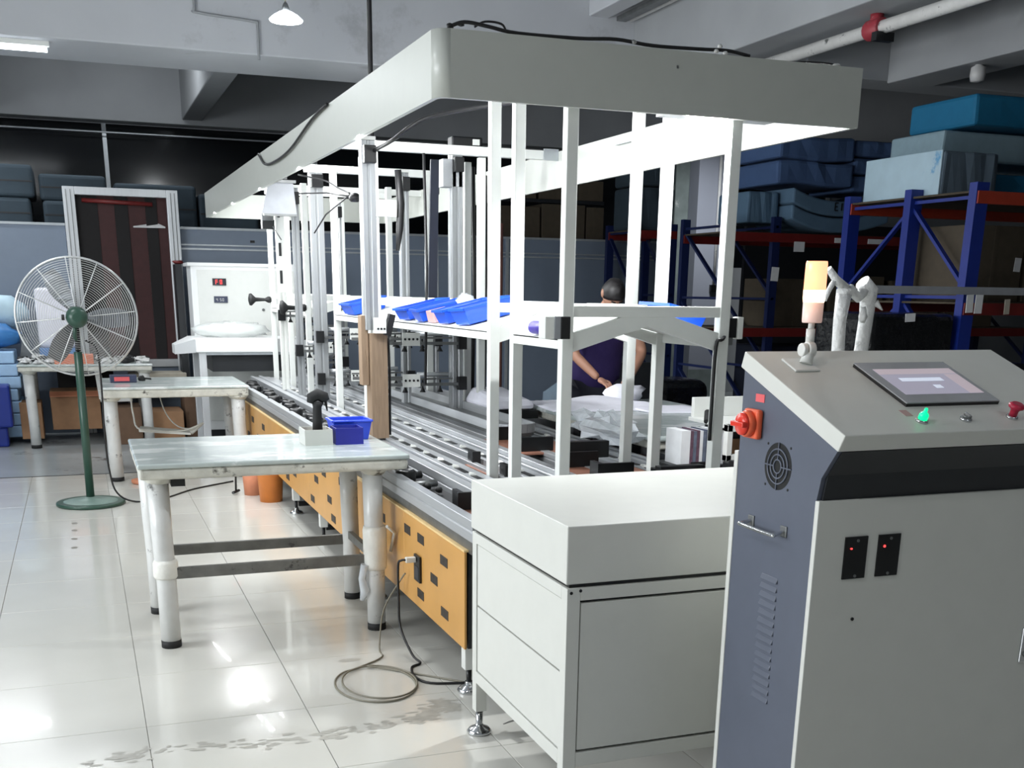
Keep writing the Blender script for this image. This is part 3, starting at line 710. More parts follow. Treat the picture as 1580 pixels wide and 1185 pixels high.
lift_column('wide aluminium lift column standing on the wooden post near the wrapped table', 1.56, 6.42, 1.36, 2.36, .075, .07, arms=())
w = thing('wooden_post', 'bare wooden post pair rising behind the wrapped table corner', 'post', (1.57, 6.45, .745))
MB().box((1.545, 6.38, .745), (1.645, 6.50, 1.34)).build('timber', 'wood', w, bevel=.003)
MB().box((1.50, 6.41, 1.05), (1.541, 6.49, 1.44)).build('timber', 'wood', w, bevel=.003)
MB().tube([(1.66, 6.42, .76), (1.665, 6.42, 1.1), (1.66, 6.42, 1.34)], .007, 6).build('strapped_cable', 'cable_black', w)
b = thing('valve_block', 'white drilled valve block with black strip above the wooden post', 'valve block', (1.6, 6.36, 1.33))
MB().box((1.56, 6.30, 1.345), (1.62, 6.37, 1.43)).build('plate', 'white_paint', b, bevel=.002)
MB().cbox((1.645, 6.33, 1.39), (.035, .05, .12), RY(.25)).build('strip', 'black_plastic', b)
for k in range(3): MB().cyl((1.572+.018*k, 6.296, 1.37), (1.572+.018*k, 6.301, 1.37), .006, 8).build('port', 'black_plastic', b)
lift_column('tall aluminium lift column on the left rail in front of the farthest frame', 1.76, 8.9, .74, 2.43, .10, .07, arms=((1.22, 1, .5), (.90, 1, .5)))
lift_column('slim aluminium lift column left of the wide column at the machine back', 1.66, 9.25, .74, 2.33, .055, .05, arms=((1.10, 1, .35),))
lift_column('white drilled lift column between the farthest frames', 1.63, 9.85, .74, 2.28, .06, .05, motor=True, ms='white_paint', arms=((1.36, 1, .3),))
lift_column('aluminium lift column with a row of bolts in the middle of the machine', 2.17, 7.9, .80, 2.35, .06, .06, arms=((1.25, -1, .4), (.98, -1, .4)))
lift_column('large aluminium lift column with black motor on top behind the crossbar', 2.40, 7.45, .74, 2.44, .07, .10, arms=((1.24, -1, .62), (.97, -1, .62)))
lift_column('aluminium lift column at the right rear of the machine', 2.62, 8.7, .74, 2.40, .07, .06, arms=((1.2, -1, .5),))
lift_column('thin aluminium lift column beside the far end frame', 2.2, 10.2, .74, 2.3, .06, .06, arms=((1.2, -1, .4), (.95, -1, .4)))
t = thing('winch', 'black drive head with white plug above the crossbar of the large column', 'drive', (2.42, 7.42, 2.46))
MB().box((2.35, 7.36, 2.465), (2.56, 7.46, 2.535)).build('housing', 'black_plastic', t, bevel=.01)
MB().box((2.49, 7.35, 2.485), (2.535, 7.37, 2.52)).build('plug', 'white_paint', t)
MB().box((2.30, 7.40, 2.23), (2.44, 7.50, 2.40)).build('bracket', 'aluminium', t, bevel=.003)
o = MB().hexa([(2.16, 7.3, 1.35), (2.22, 7.3, 1.35), (2.22, 7.32, 1.35), (2.16, 7.32, 1.35), (2.19, 7.3, 2.38), (2.245, 7.3, 2.38), (2.245, 7.32, 2.38), (2.19, 7.32, 2.38)]).build('timing_belt', 'belt_navy')
tag(o, 'wide navy belt hanging below the crossbar in the middle of the machine', 'belt')
bm_ = thing('cross_beam', 'white square cross beam spanning the canopy over the middle frame', 'beam', (2.14, 7.23, 2.41))
MB().box((1.27, 7.20, 2.405), (3.025, 7.25, 2.46)).build('beam_tube', 'post_paint', bm_, bevel=.003)
MB().box((2.92, 7.195, 2.40), (3.025, 7.19, 2.47)).build('end_plate', 'partition_trim', bm_)
for (y, z, lab) in ((8.46, 2.38, 'white square cross beam above the mid machine frame'), (10.3, 2.36, 'white square cross beam near the far end of the canopy')):
    o = MB().box((1.6, y, z), (2.72, y+.05, z+.05)).build('cross_beam', 'post_paint', bevel=.003); tag(o, lab, 'beam')
# side plates and drives hanging under the canopy at the left
t = thing('drive_cover', 'pale sheet metal cover hung under the canopy at the left rear', 'cover', (1.55, 8.9, 2.2))
MB().hexa([(1.36, 8.95, 2.12), (1.62, 8.95, 2.12), (1.62, 8.97, 2.12), (1.36, 8.97, 2.12), (1.42, 8.95, 2.34), (1.60, 8.95, 2.36), (1.60, 8.97, 2.36), (1.42, 8.97, 2.34)]).build('cover_plate', 'grey_plate', t)
MB().box((1.265, 8.93, 2.34), (1.62, 8.99, 2.36)).build('hanger', 'dull_steel', t)
MB().box((1.37, 8.93, 2.105), (1.62, 8.99, 2.12)).build('support_rail', 'dull_steel', t)
t = thing('side_drive', 'white plate with black motors hung at the left rear beneath the canopy', 'drive', (1.5, 9.4, 1.9))
MB().box((1.55, 9.42, 2.2), (1.59, 9.44, 2.41)).build('hanger', 'dull_steel', t)
MB().box((1.266, 9.42, 2.41), (1.64, 9.44, 2.43)).build('hanger', 'dull_steel', t)
MB().box((1.53, 9.4, 1.55), (1.60, 9.42, 2.25)).build('plate', 'white_paint', t, bevel=.003)
for z in (2.12, 1.83, 1.62): MB().box((1.545, 9.39, z), (1.565, 9.401, z+.10)).build('slot', 'black_plastic', t)
MB().box((1.42, 9.36, 2.03), (1.51, 9.44, 2.09)).build('motor', 'black_plastic', t, bevel=.004)
MB().box((1.42, 9.37, 2.09), (1.51, 9.43, 2.17)).build('gearbox', 'dull_steel', t, bevel=.004)
MB().tube([(1.50, 9.36, 2.05), (1.56, 9.34, 1.95)], .004, 6).build('lever', 'dull_steel', t)
for k, (x, y, z) in enumerate(((1.565, 11.45, 1.475), (1.565, 9.62, 1.43))):
    o = MB().lathe((x, y, z), [(.02, 0), (.055, .01), (.058, .03), (.02, .07), (.014, .16), (.03, .19), (.03, .22)], 14, axis=(1, 0, 0)).build('suction_pad', 'black_rubber')
    tag(o, ['black suction pad on the farthest left frame post', 'black cone pad beside the slim lift column'][k], 'pad')
ct_ = [[(1.62, 8.82, 2.39), (1.75, 8.5, 2.33), (1.80, 8.3, 2.27), (1.84, 8.1, 2.22)],
       [(1.62, 8.82, 2.26), (1.74, 8.4, 2.24), (1.84, 8.1, 2.20)],
       [(1.84, 8.1, 2.21), (1.75, 8.5, 2.1), (1.70, 8.7, 1.98)]]
m = MB()
for p in ct_: m.tube(p, .006, 6)
m.blob((1.86, 8.05, 2.19), (.045, .03, .03), seed=4, n=8, m=6)
tag(m.build('cable_knot', 'cable_black'), 'knot of black cables tied to the grey lift column below the canopy', 'cables')
for k, (x, y, za, zb) in enumerate(((2.05, 7.0, 1.0, 2.38), (2.57, 7.6, .8, 2.38), (2.55, 7.3, .78, 2.3))):
    o = MB().tube([(x, y, za), (x+.02, y+.01, (za+zb)/2), (x+.005, y, zb)], .014 if k else .009, 6).build('hose', 'cable_black')
    tag(o, ['thin black hose hanging from the cross beam left of the bolted column', 'thick black hose right of the large lift column', 'thick black hose in front of the large lift column'][k], 'hose')

t = thing('clamp_block', 'white clamp block with dark flexible chain on the fourth left post', 'clamp', (1.87, 7.2, 2.0))
MB().box((1.80, 7.19, 2.02), (1.93, 7.228, 2.12)).build('block', 'white_paint', t, bevel=.003)
MB().tube([(1.95, 7.22, 2.30), (1.965, 7.22, 2.1), (1.955, 7.22, 1.95), (1.94, 7.22, 1.82)], [.022, .026, .024, .012], 8).build('flexible_chain', 'cable_black', t)
t = thing('control_pendant', 'small black control box with white key hung in the middle of the machine', 'control box', (2.1, 8.6, 1.62))
MB().box((2.06, 8.52, 1.62), (2.15, 8.56, 1.76)).build('housing', 'black_plastic', t, bevel=.004)
MB().box((2.09, 8.515, 1.65), (2.12, 8.521, 1.70)).build('key', 'white_paint', t)
MB().tube([(2.1, 8.54, 1.76), (2.11, 8.54, 1.95), (2.10, 8.5, 2.2), (2.12, 8.47, 2.385)], .008, 6).build('cord', 'cable_black', t)

# ---- blue bins lying on the left gable shelf
def bin_shape(L=.42, W_=.16, h=.085, t=.006):
    """open tub built at the origin, length along +x, bottom at z=0"""
    o = [(-L/2+.02, -W_/2+.012), (L/2-.02, -W_/2+.012), (L/2-.02, W_/2-.012), (-L/2+.02, W_/2-.012)]
    u = [(-L/2, -W_/2), (L/2, -W_/2), (L/2, W_/2), (-L/2, W_/2)]
    m = MB(); vs = [(x, y, 0) for x, y in o]+[(x, y, h) for x, y in u]+[(x-math.copysign(t, x), y-math.copysign(t, y), h) for x, y in u]+[(x-math.copysign(t, x), y-math.copysign(t, y), t) for x, y in o]
    m.add(vs, [(3, 2, 1, 0)]+[(i, (i+1) % 4, 4+(i+1) % 4, 4+i) for i in range(4)]+[(4+i, 4+(i+1) % 4, 8+(i+1) % 4, 8+i) for i in range(4)]+[(8+i, 8+(i+1) % 4, 12+(i+1) % 4, 12+i) for i in range(4)]+[(12, 13, 14, 15)])
    r = MB()
    for i in range(4):
        a = u[i]; b = u[(i+1) % 4]; r.bar((a[0], a[1], h-.006), (b[0], b[1], h-.006), .014, .012)
    return m, r
slope = math.atan2(.084, .37)
def put_bin(x, y, rot, label, L=.30, W_=.15, h=.075, right=False, mt='blue_plastic'):
    m, r = bin_shape(L, W_, h)
    z = 1.40+.227*(x-1.78)+.011 if not right else 1.40+.227*(2.537-x)+.006
    t = thing('blue_bin', label, 'bin', (x, y, z), 'blue bins on the gabled shelves')
    Rm = RY(-slope if not right else slope) @ RZ(rot)
    for q, nm in ((m, 'tub'), (r, 'rim')):
        q.v = [Rm @ v + Vector((x, y, z)) for v in q.v]; q.build(nm, mt, t, bevel=.003 if nm == 'tub' else 0)
    return t
put_bin(1.93, 5.50, .15, 'nearest blue bin on the left gabled shelf, lying alone at its front', L=.30, W_=.17, h=.085)
put_bin(1.92, 5.78, .1, 'second blue bin from the front on the left gabled shelf, beside the orange carton', L=.30, W_=.15)
put_bin(1.91, 6.22, -.05, 'third blue bin from the front on the left gabled shelf', L=.28, W_=.2, h=.07)
put_bin(1.91, 6.55, .1, 'fourth blue bin from the front on the left gabled shelf, beside the white post', L=.28, W_=.2, h=.07)
put_bin(1.89, 7.95, .0, 'blue bin on the shelf left of the wooden post', L=.26, W_=.34, h=.08)
put_bin(2.42, 4.46, .1, 'blue bin on the right gabled shelf under the front bar', L=.2, W_=.24, h=.09, right=True)
o = MB().cbox((1.85, 6.02, 1.455), (.11, .14, .06), RY(-slope)).build('small_carton', 'sticker_faded'); tag(o, 'small pinkish carton wedged between blue bins on the shelf', 'carton')
o = MB().blob((2.0, 6.05, 1.52), (.05, .07, .045), .3, seed=8).build('film_scrap', 'bag_clear'); tag(o, 'crumpled clear film scrap between the blue bins', 'film')

# ================================================================= low white cabinet
cb = thing('white_cabinet', 'low white metal cabinet with raised lid at the front of the machine', 'cabinet', (1.7, 3.2, 0))
CXA, CXB, CYA, CYB = 1.235, 2.30, 2.808, 3.66
MB().box((CXA, CYA, .777), (CXB, CYB, .948)).build('lid', 'cream_paint', cb, bevel=.004)
MB().box((CXA+.015, CYA+.012, .765), (CXB-.01, CYB-.01, .777)).build('lid_gap', 'black_plastic', cb)
fr = MB()
F = .042
for (x, y) in ((CXA+.004, CYA), (CXA+.004, CYB-F-.004), (CXB-F, CYA), (CXB-F, CYB-F-.004)): fr.box((x, y, .09), (x+F, y+F, .765))
for z in (.205, .727):
    h = .045 if z < .5 else .038
    fr.box((CXA+.004+F, CYA, z), (CXB-F, CYA+F, z+h)); fr.box((CXA+.004, CYA+F, z), (CXA+.004+F, CYB-F, z+h)); fr.box((CXA+F, CYB-F-.004, z), (CXB-F, CYB-.004, z+h))
fr.build('frame', 'cream_paint', cb, bevel=.002)
MB().box((CXA+.008, CYA+F+.004, .503), (CXA+.03, CYB-F-.008, .724)).build('drawer_panel', 'cream_paint', cb, bevel=.0015)
MB().box((CXA+.008, CYA+F+.004, .254), (CXA+.03, CYB-F-.008, .497)).build('drawer_panel', 'cream_paint', cb, bevel=.0015)
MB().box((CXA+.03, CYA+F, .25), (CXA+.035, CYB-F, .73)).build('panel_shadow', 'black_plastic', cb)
MB().box((CXA+.05, CYA+.003, .258), (CXB-F-.006, CYA+.02, .718)).build('front_panel', 'cream_paint', cb, bevel=.002)
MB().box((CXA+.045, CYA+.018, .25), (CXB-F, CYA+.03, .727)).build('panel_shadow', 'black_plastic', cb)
for (x, z) in ((CXA+.017, .752), (CXA+.046, .757)): MB().cyl((x, CYA-.001, z), (x, CYA+.003, z), .005, 8).build('hole', 'black_plastic', cb)
for (x, y) in ((CXA+.025, CYA+.021), (CXA+.025, CYB-.025), (CXB-.021, CYA+.021), (CXB-.021, CYB-.025)):
    f = MB().lathe((x, y, 0), [(.044, 0), (.047, .008), (.037, .02), (.017, .028), (.013, .04), (.013, .09)], 20).build('foot', 'chrome', cb)
    MB().cyl((x, y, .085), (x, y, .092), .018, 6).build('lock_nut', 'black_plastic', f)
o = MB().bar((1.36, 3.62, .03), (1.42, 3.52, .09), .03, .004).build('metal_offcut', 'grey_steel'); tag(o, 'bent metal strip lying under the white cabinet', 'metal strip')
o = MB().tube([(1.38, 2.88, .006), (1.5, 2.84, .02), (1.62, 2.9, .006), (1.75, 2.8, .006), (1.9, 2.86, .02), (2.1, 2.8, .006)], .01, 8).build('floor_cable', 'cable_black'); tag(o, 'black cable lying on the floor beneath the white cabinet', 'cable')

# ================================================================= control console
KX, KXR = 1.62, 2.425
cs = thing('control_console', 'slate and grey control console with sloping top at the right front', 'control cabinet', (2.02, 2.38, 0))
side = [(2.205, .04), (2.56, .04), (2.56, 1.398), (2.14, 1.235), (2.192, 1.164), (2.205, 1.10)]
s1 = MB().prism(side, 'x', KX, KX+.012).build('side_panel', 'slate_paint', cs)
MB().prism(side, 'x', KXR-.012, KXR).build('side_panel', 'slate_paint', cs)
MB().box((KX+.012, 2.20, .04), (KXR-.012, 2.21, 1.10)).box((KX+.012, 2.55, .04), (KXR-.012, 2.56, 1.39)).build('inner_shell', 'charcoal_paint', cs)
MB().hexa([(KX+.012, 2.197, 1.10), (KXR-.012, 2.197, 1.10), (KXR-.012, 2.26, 1.10), (KX+.012, 2.26, 1.10), (KX+.012, 2.184, 1.17), (KXR-.012, 2.184, 1.17), (KXR-.012, 2.26, 1.17), (KX+.012, 2.26, 1.17)]).hexa([(KX+.012, 2.184, 1.17), (KXR-.012, 2.184, 1.17), (KXR-.012, 2.3, 1.17), (KX+.012, 2.3, 1.17), (KX+.012, 2.137, 1.232), (KXR-.012, 2.137, 1.232), (KXR-.012, 2.3, 1.25), (KX+.012, 2.3, 1.25)]).build('recess_panel', 'charcoal_paint', cs)
MB().box((KX-.004, 2.187, .03), (KXR+.004, 2.203, 1.108)).build('front_door', 'cream_paint', cs, bevel=.002)
MB().box((KX-.003, 2.56, .03), (KXR, 2.578, 1.18)).build('back_panel', 'cream_paint', cs, bevel=.002)
# sloping lid
ty = (2.114, 2.56); tz = (1.273, 1.439)
lid = MB().hexa([(KX-.004, 2.135, 1.233), (KXR+.004, 2.135, 1.233), (KXR+.004, 2.575, 1.398), (KX-.004, 2.575, 1.398), (KX-.004, ty[0], tz[0]), (KXR+.004, ty[0], tz[0]), (KXR+.004, ty[1], tz[1]), (KX-.004, ty[1], tz[1])])
lid.build('sloping_lid', 'cream_paint', cs, bevel=.003)
sl = math.atan2(tz[1]-tz[0], ty[1]-ty[0]); RS = RX(sl)
def CP(x, y, h=0):
    z = tz[0]+(y-ty[0])*math.tan(sl)
    return Vector((x, y, z))+RS @ Vector((0, 0, h))
def slab(name, x0, x1, y0, y1, h0, h1, m, par, bev=0):
    a = MB().hexa([CP(x0, y0, h0), CP(x1, y0, h0), CP(x1, y1, h0), CP(x0, y1, h0), CP(x0, y0, h1), CP(x1, y0, h1), CP(x1, y1, h1), CP(x0, y1, h1)])
    return a.build(name, m, par, bevel=bev)
sc = thing('touch_screen', 'touch screen panel lit lilac set in the sloping console lid', 'screen', CP(2.03, 2.35))
slab('back_frame', 1.884, 2.174, 2.241, 2.462, 0, .008, 'bezel_edge', sc)
slab('bezel', 1.884, 2.174, 2.241, 2.462, .008, .011, 'bezel', sc)
slab('display', 1.913, 2.159, 2.283, 2.422, .011, .0118, 'screen_lilac', sc)
slab('display_band', 1.913, 2.159, 2.392, 2.422, .0118, .012, 'screen_pink', sc)
slab('display_band', 2.115, 2.159, 2.283, 2.388, .0118, .012, 'screen_pink', sc)
slab('display_title', 1.955, 2.088, 2.352, 2.37, .012, .0123, 'screen_white', sc)
slab('display_icon', 2.033, 2.056, 2.313, 2.33, .012, .0123, 'screen_white', sc)
nrm = RS @ Vector((0, 0, 1))
def button(name, label, x, y, col, cap):
    t = thing(name, label, 'button', CP(x, y))
    c = CP(x, y)
    MB().lathe(c, [(.015, 0), (.015, .004), (.0125, .007)], 20, axis=nrm).build('ring', 'chrome', t)
    cap(t, c, col)
    return t
def cap_knob(t, c, col): MB().lathe(c+nrm*.006, [(.0115, 0), (.0115, .012), (.009, .016), (.0045, .019), (.0045, .026), (.003, .029)], 16, axis=nrm).build('cap', col, t)
def cap_flat(t, c, col):
    MB().lathe(c+nrm*.006, [(.0115, 0), (.0115, .006), (.009, .008)], 16, axis=nrm).build('cap', col, t)
    MB().cbox(c+nrm*.015, (.004, .018, .004), RS).build('lever', 'chrome', t)
def cap_stop(t, c, col): MB().lathe(c+nrm*.006, [(.010, 0), (.010, .012), (.012, .018), (.019, .022), (.020, .028), (.013, .033)], 20, axis=nrm).build('cap', col, t)
button('green_button', 'glowing green push button below the touch screen', 1.875, 2.168, 'led_green', cap_knob)
button('selector_switch', 'silver key selector between the green and the red button', 2.008, 2.168, 'dull_steel', cap_flat)
button('stop_button', 'red mushroom stop button at the right end of the console lid', 2.155, 2.171, 'stop_red', cap_stop)
slab('faded_sticker', 1.85, 1.872, 2.195, 2.225, 0, .0006, 'sticker_faded', cs)
# side fittings: rotary switch, sticker, fan grille, handle, louvres
sw = thing('rotary_switch', 'red and orange rotary main switch on the left side of the console', 'switch', (1.60, 2.49, 1.255))
MB().box((1.601, 2.455, 1.222), (KX, 2.525, 1.298)).build('base', 'orange_switch', sw, bevel=.008, seg=3)
MB().lathe((1.601, 2.492, 1.26), [(.034, 0), (.034, .012), (.028, .02)], 24, axis=(-1, 0, 0)).build('ring', 'orange_switch', sw)
MB().lathe((1.585, 2.492, 1.26), [(.030, 0), (.028, .010), (.01, .012)], 24, axis=(-1, 0, 0)).build('dial', 'red_switch', sw)
MB().box((1.562, 2.462, 1.253), (1.578, 2.522, 1.267)).build('grip', 'red_switch', sw, bevel=.003)
MB().box((1.6185, 2.457, 1.316), (KX+.001, 2.497, 1.336)).build('side_sticker', 'sticker_red', cs)
gr = thing('fan_grille', 'round black fan grille on the left side of the console', 'grille', (KX-.002, 2.374, 1.165))
cgy, cgz, rg = 2.375, 1.165, .0595
MB().lathe((KX+.001, cgy, cgz), [(rg, 0), (rg, .0015)], 40, axis=(-1, 0, 0)).build('opening', 'black_plastic', gr)
def torus(c, R_, r_, n=36, m=6, ax='x', arcs=None, k=0, mb=None):
    q = mb or MB(); pts = []
    for i in range(n+1):
        a = 2*PI*i/n
        pts.append((c[0], c[1]+R_*math.cos(a), c[2]+R_*math.sin(a)) if ax == 'x' else (c[0]+R_*math.cos(a), c[1], c[2]+R_*math.sin(a)))
    return q.tube(pts, r_, m, cap=False)
q = MB()
for rr in (.044, .030, .017): torus((KX-.0015, cgy, cgz), rr, .0022, mb=q)
for a in (0, PI/2, PI, 3*PI/2):
    q.bar((KX-.0015, cgy+.017*math.cos(a), cgz+.017*math.sin(a)), (KX-.0015, cgy+rg*math.cos(a), cgz+rg*math.sin(a)), .003, .003)
q.build('guard', 'slate_paint', gr)
for (dy, dz) in ((-.05, .052), (-.05, -.052), (.05, -.052), (.05, .052)): MB().cyl((KX-.001, cgy+dy, cgz+dz), (KX+.002, cgy+dy, cgz+dz), .0035, 8).build('screw', 'black_plastic', gr)
hd = thing('bow_grip', 'chrome bow handle on the left side of the console', 'handle', (1.60, 2.4, 1.0))
MB().tube([(KX, 2.475, 1.008), (1.592, 2.478, 1.002), (1.586, 2.47, 1.0), (1.584, 2.33, 1.0), (1.590, 2.322, 1.002), (KX, 2.325, 1.008)], .0055, 10).build('grip', 'chrome', hd)
for y in (2.475, 2.325): MB().box((KX-.004, y-.014, .994), (KX+.001, y+.014, 1.022)).build('mount', 'dull_steel', hd, bevel=.002)
for k in range(15):
    z = .873-.0235*k
    MB().hexa([(KX+.001, 2.334, z-.006), (KX+.001, 2.408, z-.006), (KX-.006, 2.408, z-.006), (KX-.006, 2.334, z-.006), (KX+.001, 2.334, z+.009), (KX+.001, 2.408, z+.009), (KX-.001, 2.406, z+.007), (KX-.001, 2.336, z+.007)]).build('louvre', 'slate_paint', s1, bevel=.0015)
# door fittings
for k, x in enumerate((1.702, 1.801)):
    t = thing('relay_slot', ['left black slot with red light on the console door', 'right black slot with red light on the console door'][k], 'display', (x+.033, 2.187, .91))
    MB().box((x, 2.183, .910), (x+.066, 2.188, 1.016)).build('insert', 'black_plastic', t)
    MB().blob((x+.018, 2.182, .987), (.004, .002, .0022 if not k else .0035), 0, n=8, m=4).build('led', 'led_red', t)
    for z in (1.006, .917): MB().cyl((x+.036, 2.181, z), (x+.036, 2.184, z), .004, 8).build('screw', 'dull_steel', t)
MB().cyl((1.747, 2.184, .804), (1.747, 2.188, .804), .0045, 8).build('door_hole', 'black_plastic', cs)
t = thing('door_lock', 'chrome lock handle at the right edge of the console door', 'lock', (2.33, 2.18, .68))
MB().box((2.312, 2.18, .628), (2.345, 2.188, .728)).build('plate', 'chrome', t, bevel=.003)
for z in (.653, .712): MB().lathe((2.328, 2.180, z), [(.009, 0), (.007, .005)], 12, axis=(0, -1, 0)).build('barrel', 'dull_steel', t)
# signal tower
st = thing('signal_light', 'orange glowing signal light on a white bracket at the console back', 'signal light', CP(1.735, 2.47))
slab('base_plate', 1.69, 1.765, 2.435, 2.505, 0, .006, 'white_paint', st, .003)
MB().cyl(CP(1.742, 2.47, .006), (1.757, 2.475, 1.455), .017, 14, r2=.013).build('knuckle', 'white_paint', st)
MB().lathe((1.744, 2.475, 1.446), [(.021, 0), (.021, .02)], 20, axis=(1, 0, 0)).build('hinge_disc', 'white_paint', st, bevel=.003)
MB().lathe((1.728, 2.475, 1.446), [(.017, 0), (.017, .014)], 20, axis=(1, 0, 0)).build('hinge_disc', 'white_paint', st, bevel=.003)
MB().cyl((1.757, 2.48, 1.46), (1.757, 2.48, 1.498), .0115, 12).cyl((1.757, 2.48, 1.498), (1.758, 2.48, 1.515), .008, 12).build('stem', 'white_paint', st)
MB().lathe((1.758, 2.48, 1.513), [(.024, 0), (.0255, .004), (.0262, .052)], 24).build('lower_lens', 'lamp_white', st)
MB().lathe((1.758, 2.48, 1.563), [(.0262, 0), (.0275, .01), (.028, .03)], 24).build('hot_lens', 'lamp_hot', st)
MB().lathe((1.758, 2.48, 1.591), [(.028, 0), (.0272, .066), (.026, .072)], 24).build('upper_lens', 'lamp_orange', st)
l2 = bpy.data.lights.new('signal_glow', 'POINT'); l2.energy = .12; l2.color = (1, .5, .25); l2.shadow_soft_size = .03
lo = bpy.data.objects.new('signal_glow', l2); COL.objects.link(lo); lo.location = (1.70, 2.44, 1.6)
# wrapped pipe stand behind the console
wp = thing('wrapped_pipe_stand', 'stand of two film-wrapped white pipes rising behind the console', 'pipe stand', (2.42, 3.2, 0))
MB().tube([(2.385, 3.2, 0), (2.385, 3.2, 1.35), (2.378, 3.2, 1.5), (2.385, 3.2, 1.585)], [.021, .022, .021, .026], 12).build('pipe', 'wrap_white', wp)
MB().tube([(2.488, 3.22, 0), (2.488, 3.22, 1.35), (2.50, 3.22, 1.52), (2.50, 3.22, 1.6), (2.47, 3.22, 1.625)], [.021, .023, .024, .03, .026], 12).build('pipe', 'wrap_white', wp)
MB().tube([(2.37, 3.2, 1.585), (2.41, 3.2, 1.60), (2.45, 3.21, 1.575), (2.49, 3.22, 1.61)], [.022, .018, .017, .022], 10).build('cross_wrap', 'wrap_white', wp)
MB().tube([(2.315, 3.2, 1.665), (2.35, 3.2, 1.63), (2.40, 3.2, 1.595)], [.011, .014, .018], 8).build('handle_end', 'wrap_white', wp)
MB().tube([(2.345, 3.2, 1.63), (2.325, 3.2, 1.60), (2.31, 3.2, 1.565)], [.010, .009, .008], 8).build('brake_lever', 'wrap_white', wp)
MB().tube([(2.515, 3.2, 1.56), (2.54, 3.19, 1.535)], [.012, .002], 6).build('film_tip', 'wrap_white', wp)
MB().blob((2.455, 3.18, 1.52), (.014, .014, .025), .2, seed=2).build('film_knot', 'wrap_white', wp)
MB().box((2.33, 3.1, 0), (2.54, 3.3, .03)).build('base', 'wrap_white', wp)

# ================================================================= wrapped work tables on the left
def wrapped_table(label, x0, x1, y0, y1, zt, legs, th=.07, r=.044, top='film_white', stretch_z=None, wraps=()):
    t = thing('work_table', label, 'table', ((x0+x1)/2, (y0+y1)/2, 0), 'film-wrapped work tables')
    MB().box((x0, y0, zt-.022), (x1, y1, zt)).build('tabletop', top, t, bevel=.008, seg=3)
    MB().box((x0+.006, y0+.006, zt-th), (x1-.006, y1-.006, zt-.022)).build('apron', 'tape_edge', t, bevel=.014, seg=3)
    for (x, y) in legs:
        l = MB().tube([(x, y, .03), (x, y, .3), (x-.004, y, .5), (x-.006, y, zt-th)], [r, r, r*1.03, r*1.08], 16).build('leg', 'leg_wrap', t)
        MB().cyl((x, y, 0), (x, y, .034), r*1.02, 16).build('foot_cap', 'black_rubber', l)
        MB().lathe((x, y, zt-th-.03), [(r*1.1, 0), (r*1.55, .022), (r*1.6, .032)], 14).build('leg_flange', 'tape_edge', l)
    return t
L1 = [(.262, 5.075), (1.222, 5.055), (1.238, 5.65), (.25, 5.67)]
t1 = wrapped_table('film-wrapped white work table nearest the camera, with boxes at its right end', .172, 1.372, 4.95, 5.86, .855, L1)
for (y, z, xa, xb) in ((5.06, .347, .30, 1.185), (5.66, .32, .30, 1.20)):
    MB().box((xa, y-.012, z-.026), (xb, y+.012, z+.026)).build('stretcher', 'grey_steel', t1, bevel=.003)
MB().box((.25, 5.1, .33), (.275, 5.63, .37)).box((1.215, 5.1, .33), (1.24, 5.63, .37)).build('stretcher', 'grey_steel', t1)
MB().lathe((.262, 5.075, .325), [(.05, 0), (.056, .01), (.055, .07), (.048, .085)], 16).build('tape_band', 'tape_white', t1)
MB().lathe((1.222, 5.055, .30), [(.05, 0), (.056, .02), (.058, .19), (.052, .21)], 16).build('tape_band', 'tape_white', t1)
MB().tube([(1.165, 5.03, .33), (1.15, 5.04, .26), (1.165, 5.04, .2), (1.15, 5.05, .15)], [.02, .016, .024, .01], 8).build('hanging_film', 'bag_clear', t1)
MB().box((.31, 5.02, .745), (.37, 5.10, .775)).build('corner_bracket', 'black_rubber', t1)
MB().tube([(1.30, 5.06, .38), (1.305, 5.0, .48), (1.26, 4.97, .52)], .008, 6).build('hanging_strap', 'cable_pale', t1)
# boxes and tool on the near table
def tray_box(name, label, x0, x1, y0, y1, h, m, inner, cat='box'):
    t = thing(name, label, cat, ((x0+x1)/2, (y0+y1)/2, .855)); w = .005; z = .855
    MB().box((x0, y0, z), (x1, y0+w, z+h)).box((x0, y1-w, z), (x1, y1, z+h)).box((x0, y0+w, z), (x0+w, y1-w, z+h)).box((x1-w, y0+w, z), (x1, y1-w, z+h)).box((x0+w, y0+w, z), (x1-w, y1-w, z+.006)).build('box_body', m, t)
    MB().box((x0+w, y0+w, z+.006), (x1-w, y1-w, z+h*.7)).build('contents', inner, t)
    return t
tray_box('white_box', 'open white box holding the black tool on the near table', .965, 1.10, 5.36, 5.52, .075, 'cream_paint', 'kraft_dark')
tray_box('navy_box', 'dark blue box right of the white box on the near table', 1.115, 1.25, 5.355, 5.49, .08, 'navy_plastic', 'foam_mist')
m, r = bin_shape(.20, .17, .10)
bt = thing('blue_tub', 'royal blue tub behind the dark blue box on the near table', 'tub', (1.235, 5.60, .855))
for q, nm in ((m, 'tub'), (r, 'rim')):
    q.v = [v+Vector((1.235, 5.60, .855)) for v in q.v]; q.build(nm, 'royal_plastic', bt, bevel=.006)
tg = thing('tool_grip', 'black hand tool standing upright in the white box', 'tool', (1.045, 5.45, .90))
MB().tube([(1.045, 5.45, .90), (1.045, 5.45, .96), (1.047, 5.45, 1.03), (1.05, 5.45, 1.055)], [.026, .023, .021, .03], 12).build('grip', 'black_rubber', tg)
MB().tube([(1.012, 5.45, 1.05), (1.02, 5.45, 1.075), (1.05, 5.45, 1.09), (1.085, 5.45, 1.075), (1.092, 5.45, 1.06)], [.016, .027, .03, .028, .018], 10).build('head', 'black_rubber', tg)
